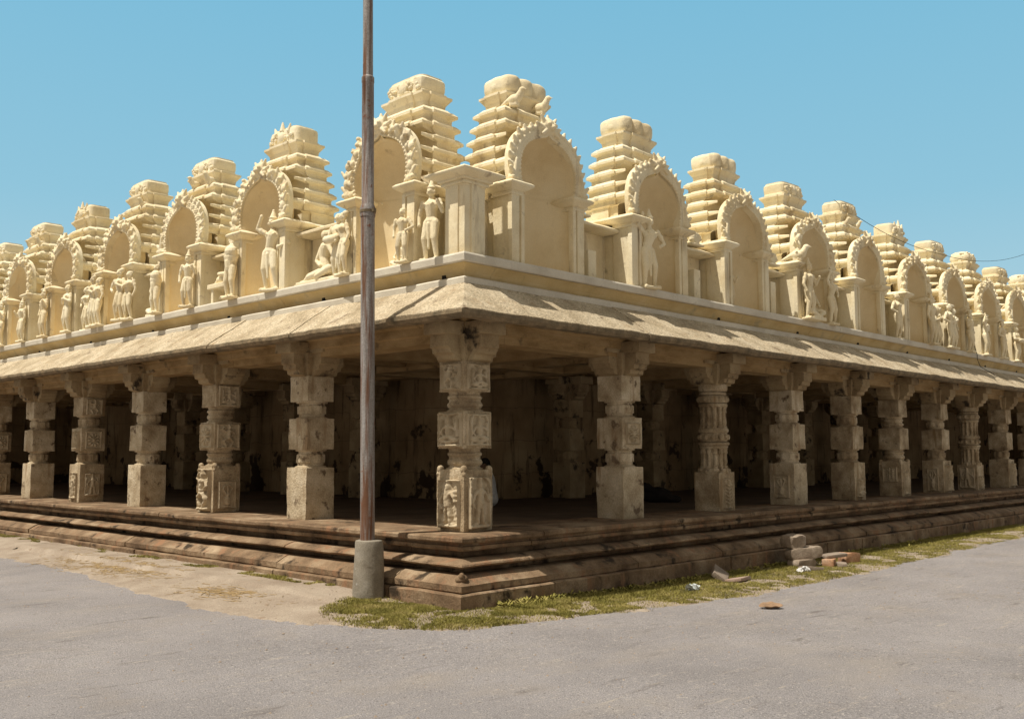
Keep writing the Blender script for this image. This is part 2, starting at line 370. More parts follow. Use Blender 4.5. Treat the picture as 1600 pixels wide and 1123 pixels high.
# ---- facade beam, with two fascias
course('facade_beam', dens([(0.92, 2.975), (0.575, 2.975), (0.57, 3.075), (0.535, 3.09), (0.53, 3.19), (0.48, 3.21), (0.47, 3.42), (0.92, 3.42)], 0.2), BEAM, (2.2, 2.6), 0.004, 0.004, 0.003, step=0.2, seed=21)
# ---- sloping eave of stone slabs
ez = 3.172
course('eave', dens([(0.56, 3.56), (-0.155, ez - 0.005), (-0.165, ez + 0.045), (0.05, ez + 0.195), (0.28, ez + 0.345), (0.56, 3.70)], 0.05), EAVE, (2.0, 2.9), 0.010, 0.014, 0.012, step=0.08, seed=22, amp2=0.006)
course('eave_edge', [(0.0, ez - 0.045), (-0.150, ez - 0.048), (-0.184, ez - 0.01), (-0.182, ez + 0.028), (0.0, ez + 0.034)], EDGE, (2.0, 2.9), 0.006, 0.014, 0.010, step=0.08, seed=22, amp2=0.006)  # strip carries the underside shade in its dark colour
# ---- entablature under the shrines
course('lower_band', dens([(0.9, 3.60), (0.47, 3.63), (0.465, 3.705), (0.49, 3.725), (0.9, 3.725)]), LEDGE, (3, 5), 0.003, 0.004, 0.003, seed=31)
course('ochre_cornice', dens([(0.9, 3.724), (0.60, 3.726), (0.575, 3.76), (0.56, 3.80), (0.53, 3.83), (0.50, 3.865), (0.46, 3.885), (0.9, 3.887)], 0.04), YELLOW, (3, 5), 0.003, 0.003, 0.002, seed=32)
course('shrine_ledge', dens([(1.1, 3.888), (0.43, 3.888), (0.42, 3.90), (0.415, 3.975), (0.43, 4.0), (1.1, 4.0)]), LEDGE, (3, 5), 0.003, 0.004, 0.003, seed=33)

m = M(); m.ell((-.10, -.10, .315), (.075, .075, .06)); m.ell((-.13, -.13, .35), (.035, .035, .045)); m.disp(.006, 9, 2); mk('corner_knob', m, PLN, TEMPLE)
# ---- drain holes in the cornice: solid plugs, inner shade painted black
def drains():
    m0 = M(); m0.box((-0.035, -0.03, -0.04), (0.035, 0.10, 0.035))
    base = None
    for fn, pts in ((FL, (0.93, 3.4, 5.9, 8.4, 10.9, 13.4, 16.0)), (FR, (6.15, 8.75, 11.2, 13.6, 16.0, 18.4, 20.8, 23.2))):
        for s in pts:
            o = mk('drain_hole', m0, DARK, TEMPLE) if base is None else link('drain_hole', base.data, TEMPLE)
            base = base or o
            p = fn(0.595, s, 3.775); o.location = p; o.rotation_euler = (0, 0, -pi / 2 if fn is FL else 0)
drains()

# ---------------------------------------------------------------- pillars
def sdcap(x, y, x0, y0, x1, y1):
    dx, dy = x1 - x0, y1 - y0; L = dx * dx + dy * dy
    t = 0 if L == 0 else max(0, min(1, ((x - x0) * dx + (y - y0) * dy) / L))
    return math.hypot(x - x0 - t * dx, y - y0 - t * dy)
FIGS = {
 'stand': [(0, .84, 0, .88, .07), (0, .93, 0, 1.0, .04), (0, .55, 0, .74, .10), (-.12, .72, .12, .72, .055), (0, .48, 0, .5, .11), (-.06, .45, -.09, .12, .055), (.06, .45, .1, .12, .055),
           (-.09, .08, -.17, .06, .04), (.1, .08, .18, .06, .04), (-.16, .7, -.27, .52, .04), (-.27, .52, -.2, .40, .035), (.16, .7, .28, .56, .04), (.28, .56, .24, .78, .035), (-.26, .3, -.3, .85, .018), (-.3, .02, .3, .02, .04)],
 'dance': [(.03, .85, .03, .89, .075), (.03, .95, .0, 1.0, .04), (0, .55, .02, .74, .10), (-.1, .72, .14, .73, .05), (0, .45, 0, .48, .11), (-.05, .42, -.24, .30, .06), (-.24, .3, -.12, .1, .05), (.07, .42, .22, .26, .06), (.22, .26, .1, .06, .05),
           (-.14, .7, -.3, .8, .035), (-.3, .8, -.2, .93, .03), (.16, .72, .3, .6, .04), (.3, .6, .14, .5, .035), (-.28, .02, .28, .02, .04)],
 'seat': [(0, .72, 0, .78, .09), (0, .86, 0, .95, .05), (0, .42, 0, .6, .13), (-.16, .58, .16, .58, .06), (-.05, .28, -.32, .2, .09), (.05, .28, .32, .2, .09), (-.3, .15, .1, .12, .06), (.3, .15, -.1, .12, .06),
          (-.2, .56, -.32, .4, .05), (-.32, .4, -.2, .3, .04), (.2, .56, .34, .5, .05), (.34, .5, .3, .72, .04), (-.38, .02, .38, .02, .05), (-.36, .3, -.34, .8, .03), (.38, .3, .36, .8, .03), (-.2, .97, .2, .97, .03)],
 'rosette': [(0.22 * cos(a), .5 + .25 * sin(a), .3 * cos(a), .5 + .36 * sin(a), .055) for a in [i * pi / 5 for i in range(10)]] + [(0, .5, 0, .5, .11)] + [(.1 * cos(a), .5 + .12 * sin(a), .15 * cos(a), .5 + .18 * sin(a), .04) for a in [i * pi / 4 for i in range(8)]],
 'vase': [(0, .2, 0, .35, .12), (0, .45, 0, .5, .06), (-.05, .5, -.2, .75, .035), (.05, .5, .2, .75, .035), (0, .5, 0, .85, .035), (-.2, .75, -.1, .88, .03), (.2, .75, .1, .88, .03), (-.12, .05, .12, .05, .04)],
 'leaf': [(0, .05, 0, .95, .035)] + [(0, .12 + .13 * i, sg * .22, .2 + .13 * i, .035) for i in range(6) for sg in (-1, 1)],
}
def relief(w, h, fig, depth=0.025, step=0.008, frame=True, seed=0, arch=False):
    """carved panel in the local xz plane facing -y, origin at its lower centre"""
    nx = max(8, int(w / step)); nz_ = max(8, int(h / step)); caps = FIGS[fig]; m = M(); v = []; f = []
    sc = min(w / 0.72, h / 1.06)
    for j in range(nz_ + 1):
        for i in range(nx + 1):
            x = (i / nx - .5) * w; z = j / nz_ * h
            X = x / sc; Z = (z - h * 0.03) / (h * 0.94)
            hh = 0
            for (a, b, c, d, r) in caps:
                dd = sdcap(X, Z, a, b, c, d) / r
                if dd < 1: hh = max(hh, (1 - dd * dd) ** .35 * (0.5 + min(1, r / 0.09) * 0.5))
            e = min(w / 2 - abs(x), z, h - z)
            if frame and e < w * 0.055: hh = max(hh, 0.45 * sin(min(1, e / (w * 0.055)) * pi))
            if arch:
                ra = abs(math.hypot(X, (Z - .72) * 1.1) - .38)
                if ra < .04 and Z > .6: hh = max(hh, .6)
                if abs(abs(X) - .34) < .035 and Z < .7: hh = max(hh, .55)
            hh += noise.noise(Vector((x * 28 + seed, seed, z * 28))) * 0.16
            y = -depth * 2.1 * hh - 0.003
            if i in (0, nx) or j in (0, nz_): y = 0.012
            v.append((x, y, z))
    for j in range(nz_):
        for i in range(nx):
            a = j * (nx + 1) + i; f.append((a, a + 1, a + nx + 2, a + nx + 1))
    m.add(v, f); return m

def oct_ring(r, z, n=8, ph=pi / 8, flute=0):
    out = []
    for i in range(n * (3 if flute else 1)):
        a = ph + 2 * pi * i / (n * (3 if flute else 1)); rr = r
        if flute and i % 3 == 0: rr *= 1 - flute
        out.append((rr * cos(a), rr * sin(a), z))
    return out
def sq(h, z, c=0.0):
    c = max(c, 0.001)
    return [(h, -h + c, z), (h, h - c, z), (h - c, h, z), (-h + c, h, z), (-h, h - c, z), (-h, -h + c, z), (-h + c, -h, z), (h - c, -h, z)]
def neck(m, z0, z1, r=0.196):
    n = 24; H = z1 - z0
    prof = [(0, .205), (.10, .205), (.14, .17), (.26, .17), (.30, .19), (.70, .19), (.74, .165), (.84, .165), (.88, .205), (1, .205)]
    R = []
    for t, rr in prof:
        fl = .12 if .28 < t < .72 else 0
        R.append(oct_ring(rr * r / .185, z0 + H * t, 8, pi / 8, fl or 1e-5))
    m.rings(R)
def turned(m, z0, z1):
    H = z1 - z0
    prof = [(0, .21), (.10, .21), (.13, .185), (.2, .175), (.26, .195), (.36, .205), (.46, .195), (.5, .18), (.6, .18), (.66, .20), (.76, .20), (.8, .18), (.9, .185), (1, .21)]
    m.rings([oct_ring(r * 1.02, z0 + H * t, 16, 0) for t, r in prof])
def shaft_plain(seed, h=0.225, turn=False):
    m = M(); nk = turned if turn else neck
    m.box((-h - .008, -h - .008, 0), (h + .008, h + .008, .715), .06)
    nk(m, .70, .975)
    m.box((-h, -h, .965), (h, h, 1.395), .06)
    nk(m, 1.385, 1.645)
    m.box((-h + .01, -h + .01, 1.635), (h - .01, h - .01, 1.985), .06)
    if turn:
        for sx in (-1, 1):
            for sy in (-1, 1): m.ell((sx * .20, sy * .20, .715), (.045, .045, .05), 10); m.ell((sx * .215, sy * .215, .66), (.03, .03, .035), 8)
    m.disp(0.010, 3.0, seed, 0.006, 11)
    return m
def shaft_ornate(seed):
    """clustered colonnette shaft with banded mouldings"""
    m = M(); h = .215
    m.box((-h - .01, -h - .01, 0), (h + .01, h + .01, .60), .06)
    def band(z0, z1, r): m.rings([oct_ring(r * .94, z0, 16, 0), oct_ring(r, z0 + (z1 - z0) * .3, 16, 0), oct_ring(r, z1 - (z1 - z0) * .3, 16, 0), oct_ring(r * .94, z1, 16, 0)])
    m.rings([oct_ring(.17, .55, 16, 0), oct_ring(.17, 1.98, 16, 0)])
    for zc0, zc1 in ((.66, .98), (1.28, 1.62)):
        for k in range(12):
            a = 2 * pi * k / 12 + .13; R = .175
            m.rings([[(R * cos(a) + .032 * s * cos(b), R * sin(a) + .032 * s * sin(b), z) for b in [2 * pi * i / 8 for i in range(8)]] for z, s in
                     ((zc0, 1.25), (zc0 + .04, 1.25), (zc0 + .05, .8), (zc0 + .10, 1.0), (zc1 - .10, .8), (zc1 - .08, 1.3), (zc1 - .04, 1.0), (zc1, 1.4))])
    for z0, z1, r in ((.58, .66, .24), (.97, 1.02, .225), (1.02, 1.07, .245), (1.08, 1.22, .222), (1.22, 1.29, .24), (1.62, 1.68, .235), (1.69, 1.80, .245), (1.81, 1.86, .22), (1.87, 1.99, .235)):
        band(z0, z1, r)
    for zc in (1.15, 1.745, .62):
        for k in range(12):
            a = 2 * pi * k / 12; m.ell((.225 * cos(a), .225 * sin(a), zc), (.035, .035, .045), 8)
    m.disp(0.006, 4, seed, 0.004, 18)
    return m
def shaft_block(seed):
    m = shaft_plain(seed, .22)
    m.join(turned_only())
    return m
def turned_only():
    m = M(); turned(m, .71, .97); return m
def bracket_mesh(seed, arms=(1, 1, 1, 1), out=0.42):
    """cross corbel: arms order -x, +x, -y, +y"""
    m = M(); w = 0.155
    dirs = ((-1, 0), (1, 0), (0, -1), (0, 1))
    m.rings([sq(.205, 1.965), sq(.205, 2.0), sq(.225, 2.06), sq(.235, 2.16), sq(.24, 2.30)])
    for (dx, dy), on in zip(dirs, arms):
        if not on: continue
        prof = [(.15, 1.98), (.22, 1.983), (out - .11, 2.005), (out - .10, 2.06), (out - .045, 2.075), (out - .035, 2.13), (out, 2.145), (out, 2.30), (.15, 2.30)]
        R = []
        for wv in (-1, -.5, 0, .5, 1):
            R.append([(dx * r - dy * w * wv, dy * r + dx * w * wv, z) for r, z in prof])
        m.rings(R)
        # small ridge under the arm
        m.rings([[(dx * r - dy * .05 * wv, dy * r + dx * .05 * wv, z) for r, z in ((.16, 1.955), (out - .12, 2.02), (out - .12, 2.06), (.16, 2.0))] for wv in (-1, 1)])
    m.disp(0.010, 3.4, seed, 0.005, 13)
    return m
def abacus_mesh(seed):
    m = M()
    m.box((-.50, -.19, 2.29), (.30, .19, 2.45), .08); m.box((-.19, -.50, 2.292), (.19, .40, 2.448), .08)
    m.disp(0.008, 3, seed, 0.004, 12); return m

SH = {}
def shared(key, fn):
    if key not in SH: SH[key] = fn()
    return SH[key]
def mesh_of(name, m, material, **k):
    o = mk(name, m, material, None, **k); me = o.data; bpy.data.objects.remove(o); return me

PANELS = {}
def panel(par, fig, w, h, face, z, hh, depth=.025, arch=False, label=None, step=0.008):
    key = (fig, w, h, arch, round(step, 4))
    if key not in PANELS: PANELS[key] = mesh_of('carved_panel', relief(w, h, fig, depth, seed=len(PANELS) * 3.1, arch=arch, step=step), PANEL, merge=0, smooth=60)
    o = link('carved_panel', PANELS[key], par)
    rz = {'-y': 0, '-x': -pi / 2}[face]
    o.rotation_euler = (0, 0, rz); hh += .010; o.location = ((0, -hh, z) if face == '-y' else (-hh, 0, z))
    if label: o['label'] = label
    return o
def pillar(x, y, kind, seed, matl=PIL, panels=(), arms=(1, 1, 1, 1), label=None, bmat=BRK, inner=False):
    if kind == 'ornate': me = shared(('o', seed % 2), lambda: mesh_of('pillar', shaft_ornate(seed % 2 + 3), matl, smooth=45))
    elif kind == 'turned': me = shared(('t', matl.name), lambda: mesh_of('pillar', shaft_plain(2.2, turn=True), matl, bevel=.010))
    else: me = shared(('p', seed % 3, matl.name), lambda: mesh_of('pillar', shaft_plain(1.7 * (seed % 3) + .5), matl, bevel=.011))
    o = link('pillar', me, TEMPLE); o.location = (x, y, FZ)
    if label: o['label'] = label
    bme = shared(('b', seed % 2, bmat.name), lambda: mesh_of('bracket', bracket_mesh(seed % 2 * 2.3), bmat, bevel=.008))
    b = link('bracket', bme, o)
    ame = shared(('a',), lambda: mesh_of('abacus', abacus_mesh(1), bmat, bevel=.006))
    a = link('abacus', ame, o)
    if seed % 2: a.rotation_euler = (0, 0, 0)
    for p in panels: panel(o, *p)
    return o
h0 = .225
CORNERP = [('stand', .34, .56, '-x', .04, .233, .035), ('stand', .34, .60, '-y', .03, .233, .028, True), ('seat', .40, .40, '-x', .98, .225, .032), ('seat', .38, .38, '-y', .99, .225, .022, True),
           ('dance', .34, .31, '-x', 1.65, .215, .03), ('seat', .36, .31, '-y', 1.65, .215, .028)]
pillar(.73, .73, 'turned', 1, panels=CORNERP, label='corner pillar carved with standing and seated deities on every block')
def P_(*a): return [a]
LP = [(3.87, 'plain', PILW, []), (6.345, 'turned', PIL, [('dance', .34, .64, '-x', .03, .233, .05), ('vase', .30, .42, '-y', .06, .233), ('rosette', .38, .38, '-x', .99, .225), ('dance', .38, .38, '-y', .99, .225), ('seat', .34, .32, '-y', 1.65, .215)]),
      (8.78, 'plain', PILW, []), (11.24, 'plain', PIL, [('stand', .26, .5, '-x', .06, .233), ('stand', .28, .42, '-y', .12, .233), ('stand', .24, .34, '-x', 1.0, .225), ('rosette', .3, .34, '-y', 1.0, .225), ('dance', .3, .3, '-y', 1.65, .215)]),
      (13.62, 'plain', PILW, []), (16.05, 'plain', PIL, [('vase', .30, .42, '-y', .06, .233), ('rosette', .3, .34, '-y', 1.0, .225)]), (18.5, 'turned', PIL, []), (21.0, 'plain', PIL, []), (23.4, 'plain', PIL, [])]
lbl = {3.87: 'plain pale pillar just left of the metal pole', 6.345: 'pillar with a deep carved figure on its lower block', 11.24: 'weathered pillar with small figures carved on its faces'}
for i, (s, k, mt, pn) in enumerate(LP): pillar(.73, s, k, i + 2, mt, pn, label=lbl.get(s))
RP = [(3.74, 'plain', PILW, [('rosette', .30, .30, '-y', 1.02, .225)]), (6.18, 'ornate', PIL, [('leaf', .22, .46, '-y', .04, .225)]), (8.57, 'plain', PILW, [('vase', .30, .40, '-x', .12, .233)]), (10.92, 'plain', PIL, [('seat', .30, .34, '-y', .06, .233)]),
      (13.1, 'turned', PIL, [('stand', .26, .46, '-y', .04, .233), ('leaf', .3, .3, '-x', .3, .233)]), (15.4, 'plain', PIL, [('stand', .34, .58, '-y', .04, .233, .05), ('vase', .24, .5, '-x', .04, .233)]),
      (17.52, 'ornate', PIL, [('stand', .34, .5, '-x', .04, .225), ('seat', .3, .3, '-y', .04, .225)]), (19.78, 'plain', PIL, [('stand', .34, .58, '-y', .04, .233, .05)]), (22.1, 'plain', PIL, []), (24.4, 'turned', PIL, []), (26.8, 'plain', PIL, []), (29.2, 'plain', PIL, []), (31.6, 'plain', PIL, []), (34, 'plain', PIL, [])]
lbr = {6.18: 'slender ornate pillar of clustered colonnettes and beaded bands', 17.52: 'ornate pillar carved all over with small figures'}
for i, (s, k, mt, pn) in enumerate(RP): pillar(s, .73, k, i + 11 if k != 'ornate' else i, mt, pn, label=lbr.get(s))
# inner pillars against the back wall and the beams that reach them
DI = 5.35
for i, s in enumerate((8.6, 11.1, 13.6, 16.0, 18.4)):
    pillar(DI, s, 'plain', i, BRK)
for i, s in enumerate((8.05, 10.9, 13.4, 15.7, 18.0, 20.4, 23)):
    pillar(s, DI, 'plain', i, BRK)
m = M()
for s in [l[0] for l in LP]: m.box((.93, s - .17, 3.06), (D, s + .17, 3.44), .5)
for s in [r[0] for r in RP]: m.box((s - .17, .93, 3.06), (s + .17, D, 3.44), .5)
m.box((.9, DI - .17, 3.13), (36, DI + .17, 3.43)); m.box((DI - .17, .9, 3.125), (DI + .17, 25, 3.435))
m.disp(.004, 2, 3)
mk('cross_beam', m, BEAM, TEMPLE)

# ---------------------------------------------------------------- figures (stucco statues)
def figure(sway=0.0, arms=(((.20, -.02, .60), (.16, -.10, .50)), ((.20, -.02, .60), (.16, -.10, .50))), legs=((.075, -.01), (.075, -.01)), crown=1, skirt=1, turn=0, big=1.0, head=True, breast=False, necklace=True):
    m = M(); hx = sway; c = m.capsule
    pel = Vector((hx, 0, .50)); ch = Vector((-hx * .5, -.005, .70)); nk = Vector((-hx * .2, 0, .80))
    m.ell(pel, (.095 * big, .07, .07)); m.ell(pel + Vector((0, 0, .06)), (.072 * big, .055, .06))
    c(pel + Vector((0, 0, .06)), .062 * big, ch, .082 * big, 12)
    m.ell(ch, (.115 * big, .068, .075)); c(ch, .05, nk, .034, 10)
    if breast:
        for s in (-1, 1): m.ell(ch + Vector((s * .05, -.055, -.005)), (.04, .04, .04))
    for k, s in ((0, -1), (1, 1)):
        sh = ch + Vector((s * .125 * big, 0, .045)); el, ha = arms[k]
        e = Vector((s * el[0] - hx * .4, el[1], el[2])); hnd = Vector((s * ha[0] - hx * .4, ha[1], ha[2]))
        c(sh, .036 * big, e, .028, 9); c(e, .028, hnd, .021, 9); m.ell(hnd, (.026, .024, .03))
        c(e * .5 + sh * .5 + Vector((0, 0, .01)), .037, e * .5 + sh * .5 - Vector((0, 0, .006)), .037, 9)
        lx, ly = legs[k]; kn = Vector((s * lx + hx * .5, -.03 + ly, .28)); an = Vector((s * (lx + .005), 0, .05))
        c(pel + Vector((s * .052, 0, -.02)), .062 * big, kn, .046 * big, 10); c(kn, .044 * big, an, .028, 10)
        c(an + Vector((0, .01, -.025)), .026, an + Vector((s * .025, -.075, -.032)), .020, 8)
    if skirt:
        for z, r in ((.47, .107), (.44, .11)):
            c(Vector((hx - .085, -.012, z)), .03, Vector((hx + .085, -.012, z)), .03, 8)
        c(Vector((hx, -.06, .46)), .024, Vector((hx * .6, -.055, .16)), .018, 8)
        for s in (-1, 1): c(Vector((hx + s * .06, -.05, .45)), .018, Vector((hx * .6 + s * .08, -.045, .30)), .014, 6)
    if necklace:
        for a in range(-3, 4): m.ell(ch + Vector((a * .022, -.066, .03 - .03 * cos(a * .4))), (.013, .012, .013), 6)
    if head:
        hc = nk + Vector((turn * .01, -.008, .075)); m.ell(hc, (.052, .056, .066))
        m.ell(hc + Vector((turn * .02, -.056, -.008)), (.010, .014, .018), 8); m.ell(hc + Vector((turn * .02, -.045, -.035)), (.022, .014, .010), 8)
        for s in (-1, 1):
            m.ell(hc + Vector((s * .055, 0, -.01)), (.012, .018, .03), 8); m.ell(hc + Vector((s * .02 + turn * .015, -.048, .012)), (.012, .008, .008), 8)
        if crown == 1: c(hc + Vector((0, .008, .045)), .050, hc + Vector((0, .012, .13)), .022, 10); m.ell(hc + Vector((0, .012, .15)), (.02, .02, .02), 8); m.ell(hc + Vector((0, .0, .05)), (.058, .058, .014), 10)
        elif crown == 2: m.ell(hc + Vector((.05, .02, .05)), (.05, .05, .045)); m.ell(hc + Vector((0, .01, .03)), (.057, .058, .045))
        else: m.ell(hc + Vector((0, .015, .03)), (.06, .062, .05))
    m.box((-.13, -.09, -.012), (.13, .08, .022))
    return m
A_down = ((.185, .0, .58), (.16, -.04, .46)); A_hip = ((.24, .0, .60), (.12, -.06, .54)); A_chest = ((.19, -.03, .60), (.03, -.10, .66))
A_up = ((.22, -.03, .80), (.15, -.05, .95)); A_fwd = ((.20, -.03, .60), (.14, -.13, .60)); A_bless = ((.19, -.03, .60), (.17, -.11, .72))
def kneeler():
    m = M(); c = m.capsule   # seated leaning back against one arm, in profile along x
    m.ell((.0, 0, .18), (.14, .11, .12)); c((0, 0, .2), .10, (-.06, 0, .42), .085, 12); c((-.06, 0, .42), .085, (-.01, 0, .58), .11, 12)
    m.ell((0, 0, .60), (.12, .11, .08)); c((.0, 0, .62), .05, (.0, -.01, .72), .04)
    m.ell((-.02, -.02, .80), (.075, .07, .085)); m.ell((.03, .02, .82), (.075, .07, .07)); m.ell((-.095, -.03, .79), (.018, .015, .02), 8); m.ell((-.075, -.03, .755), (.02, .02, .014), 8)
    c((0, -.05, .16), .09, (-.34, -.10, .10), .07); c((-.34, -.1, .10), .065, (-.52, -.06, .05), .045); c((-.52, -.06, .05), .04, (-.62, -.08, .04), .03)
    c((.02, .03, .17), .09, (.22, -.10, .18), .08); c((.22, -.1, .18), .07, (-.06, -.15, .08), .05)
    c((.10, -.03, .60), .045, (.26, -.03, .38), .035); c((.26, -.03, .38), .034, (.36, -.04, .62), .026); m.ell((.37, -.04, .65), (.03, .03, .035))
    c((-.10, -.03, .58), .045, (-.17, -.08, .36), .036); c((-.17, -.08, .36), .034, (-.02, -.12, .26), .028)
    m.box((-.68, -.16, -.02), (.42, .12, .035)); return m
def couple():
    a = figure(.02, (A_hip, A_chest), crown=2); b = figure(-.03, (A_chest, A_down), crown=0, breast=True)
    m = M(); m.join(a, lambda p: Vector((p.x - .13, p.y, p.z))); m.join(b, lambda p: Vector((p.x * .95 + .14, p.y + .01, p.z * .93))); return m
def drummer():
    m = figure(.03, (A_fwd, A_fwd), crown=0, big=1.15); m.capsule((-.12, -.13, .56), .06, (.12, -.13, .56), .06, 12); return m
def headless():
    m = M(); c = m.capsule; m.ell((0, 0, .62), (.14, .10, .12)); m.ell((.03, -.02, .70), (.12, .09, .10)); c((0, 0, .55), .10, (0, 0, .45), .09)
    for s in (-1, 1):
        c((s * .055, 0, .46), .065, (s * .075, -.03, .26), .048); c((s * .075, -.03, .26), .046, (s * .08, 0, .05), .03); c((s * .08, 0, .03), .028, (s * .10, -.09, .02), .022)
    m.box((-.14, -.1, -.01), (.14, .08, .02)); return m
def recliner():
    m = M(); c = m.capsule; c((-.3, 0, .42), .07, (.15, 0, .44), .09); c((.15, 0, .44), .085, (.26, 0, .58), .07); m.ell((.27, -.01, .70), (.055, .055, .065)); m.ell((.27, .01, .78), (.035, .035, .05))
    c((-.3, 0, .42), .06, (-.42, -.02, .34), .035); c((.24, -.02, .56), .03, (.10, -.09, .50), .025); c((.0, -.06, .48), .05, (-.2, -.08, .50), .035)
    m.box((-.48, -.14, .26), (.36, .12, .34)); m.box((-.40, -.11, -.01), (-.33, .1, .27)); m.box((.20, -.11, -.01), (.28, .1, .27)); return m
def sitter():
    m = M(); c = m.capsule; m.ell((0, 0, .17), (.12, .10, .10)); c((0, 0, .2), .08, (0, 0, .40), .09); m.ell((0, 0, .42), (.12, .075, .07)); m.ell((0, -.01, .58), (.06, .06, .075)); c((0, 0, .45), .04, (0, 0, .52), .035); m.ell((0, .01, .65), (.045, .045, .05))
    for s in (-1, 1):
        c((s * .06, -.02, .15), .065, (s * .20, -.12, .13), .05); c((s * .2, -.12, .13), .045, (s * .02, -.16, .06), .03); c((s * .12, 0, .42), .036, (s * .19, -.05, .27), .028); c((s * .19, -.05, .27), .026, (s * .08, -.12, .22), .022)
    m.box((-.2, -.18, -.01), (.2, .1, .05)); return m
def sage():
    m = figure(0, (A_bless, A_down), crown=1, big=1.1); m.ell((0, -.04, .80), (.04, .035, .07)); return m
POSES = {
 'tall': lambda: figure(.0, (A_down, A_bless), crown=1), 'sway': lambda: figure(.035, (A_hip, A_down), crown=2, breast=True), 'fold': lambda: figure(-.015, (A_chest, A_chest), crown=0),
 'raise': lambda: figure(-.03, (A_up, A_hip), crown=1), 'couple': couple, 'kneel': kneeler, 'drum': drummer, 'bare': lambda: figure(.01, (A_down, A_hip), crown=0, skirt=0, big=1.12),
 'headless': headless, 'recline': recliner, 'sit': sitter, 'sage': sage}
def pose(n): return shared(('pose', n), lambda: melt(POSES[n](), 0.0085, STUC, 'statue', 1))

# ---------------------------------------------------------------- shrines
def crom(P, n=6):
    out = []
    Q = [P[0]] + P + [P[-1]]
    for i in range(1, len(Q) - 2):
        for k in range(n):
            t = k / n; a, b, c, d = (Vector(Q[i - 1]), Vector(Q[i]), Vector(Q[i + 1]), Vector(Q[i + 2]))
            out.append(.5 * ((2 * b) + (-a + c) * t + (2 * a - 5 * b + 4 * c - d) * t * t + (-a + 3 * b - 3 * c + d) * t ** 3))
    out.append(Vector(P[-1])); return out
INN = [(.495, 0), (.53, .16), (.52, .33), (.45, .49), (.32, .605), (.16, .675), (.05, .71), (0, .765)]
OUT = [(.665, 0), (.70, .19), (.69, .40), (.615, .59), (.455, .74), (.25, .83), (.08, .87), (0, .89)]
INc = crom(INN, 6); OUc = crom(OUT, 6)
SPR = 5.02 - 4.0   # springing above the ledge
def full(c): return [Vector((p.x, p.y)) for p in c] + [Vector((-p.x, p.y)) for p in reversed(c[:-1])]
IF = full(INc); OF = full(OUc)
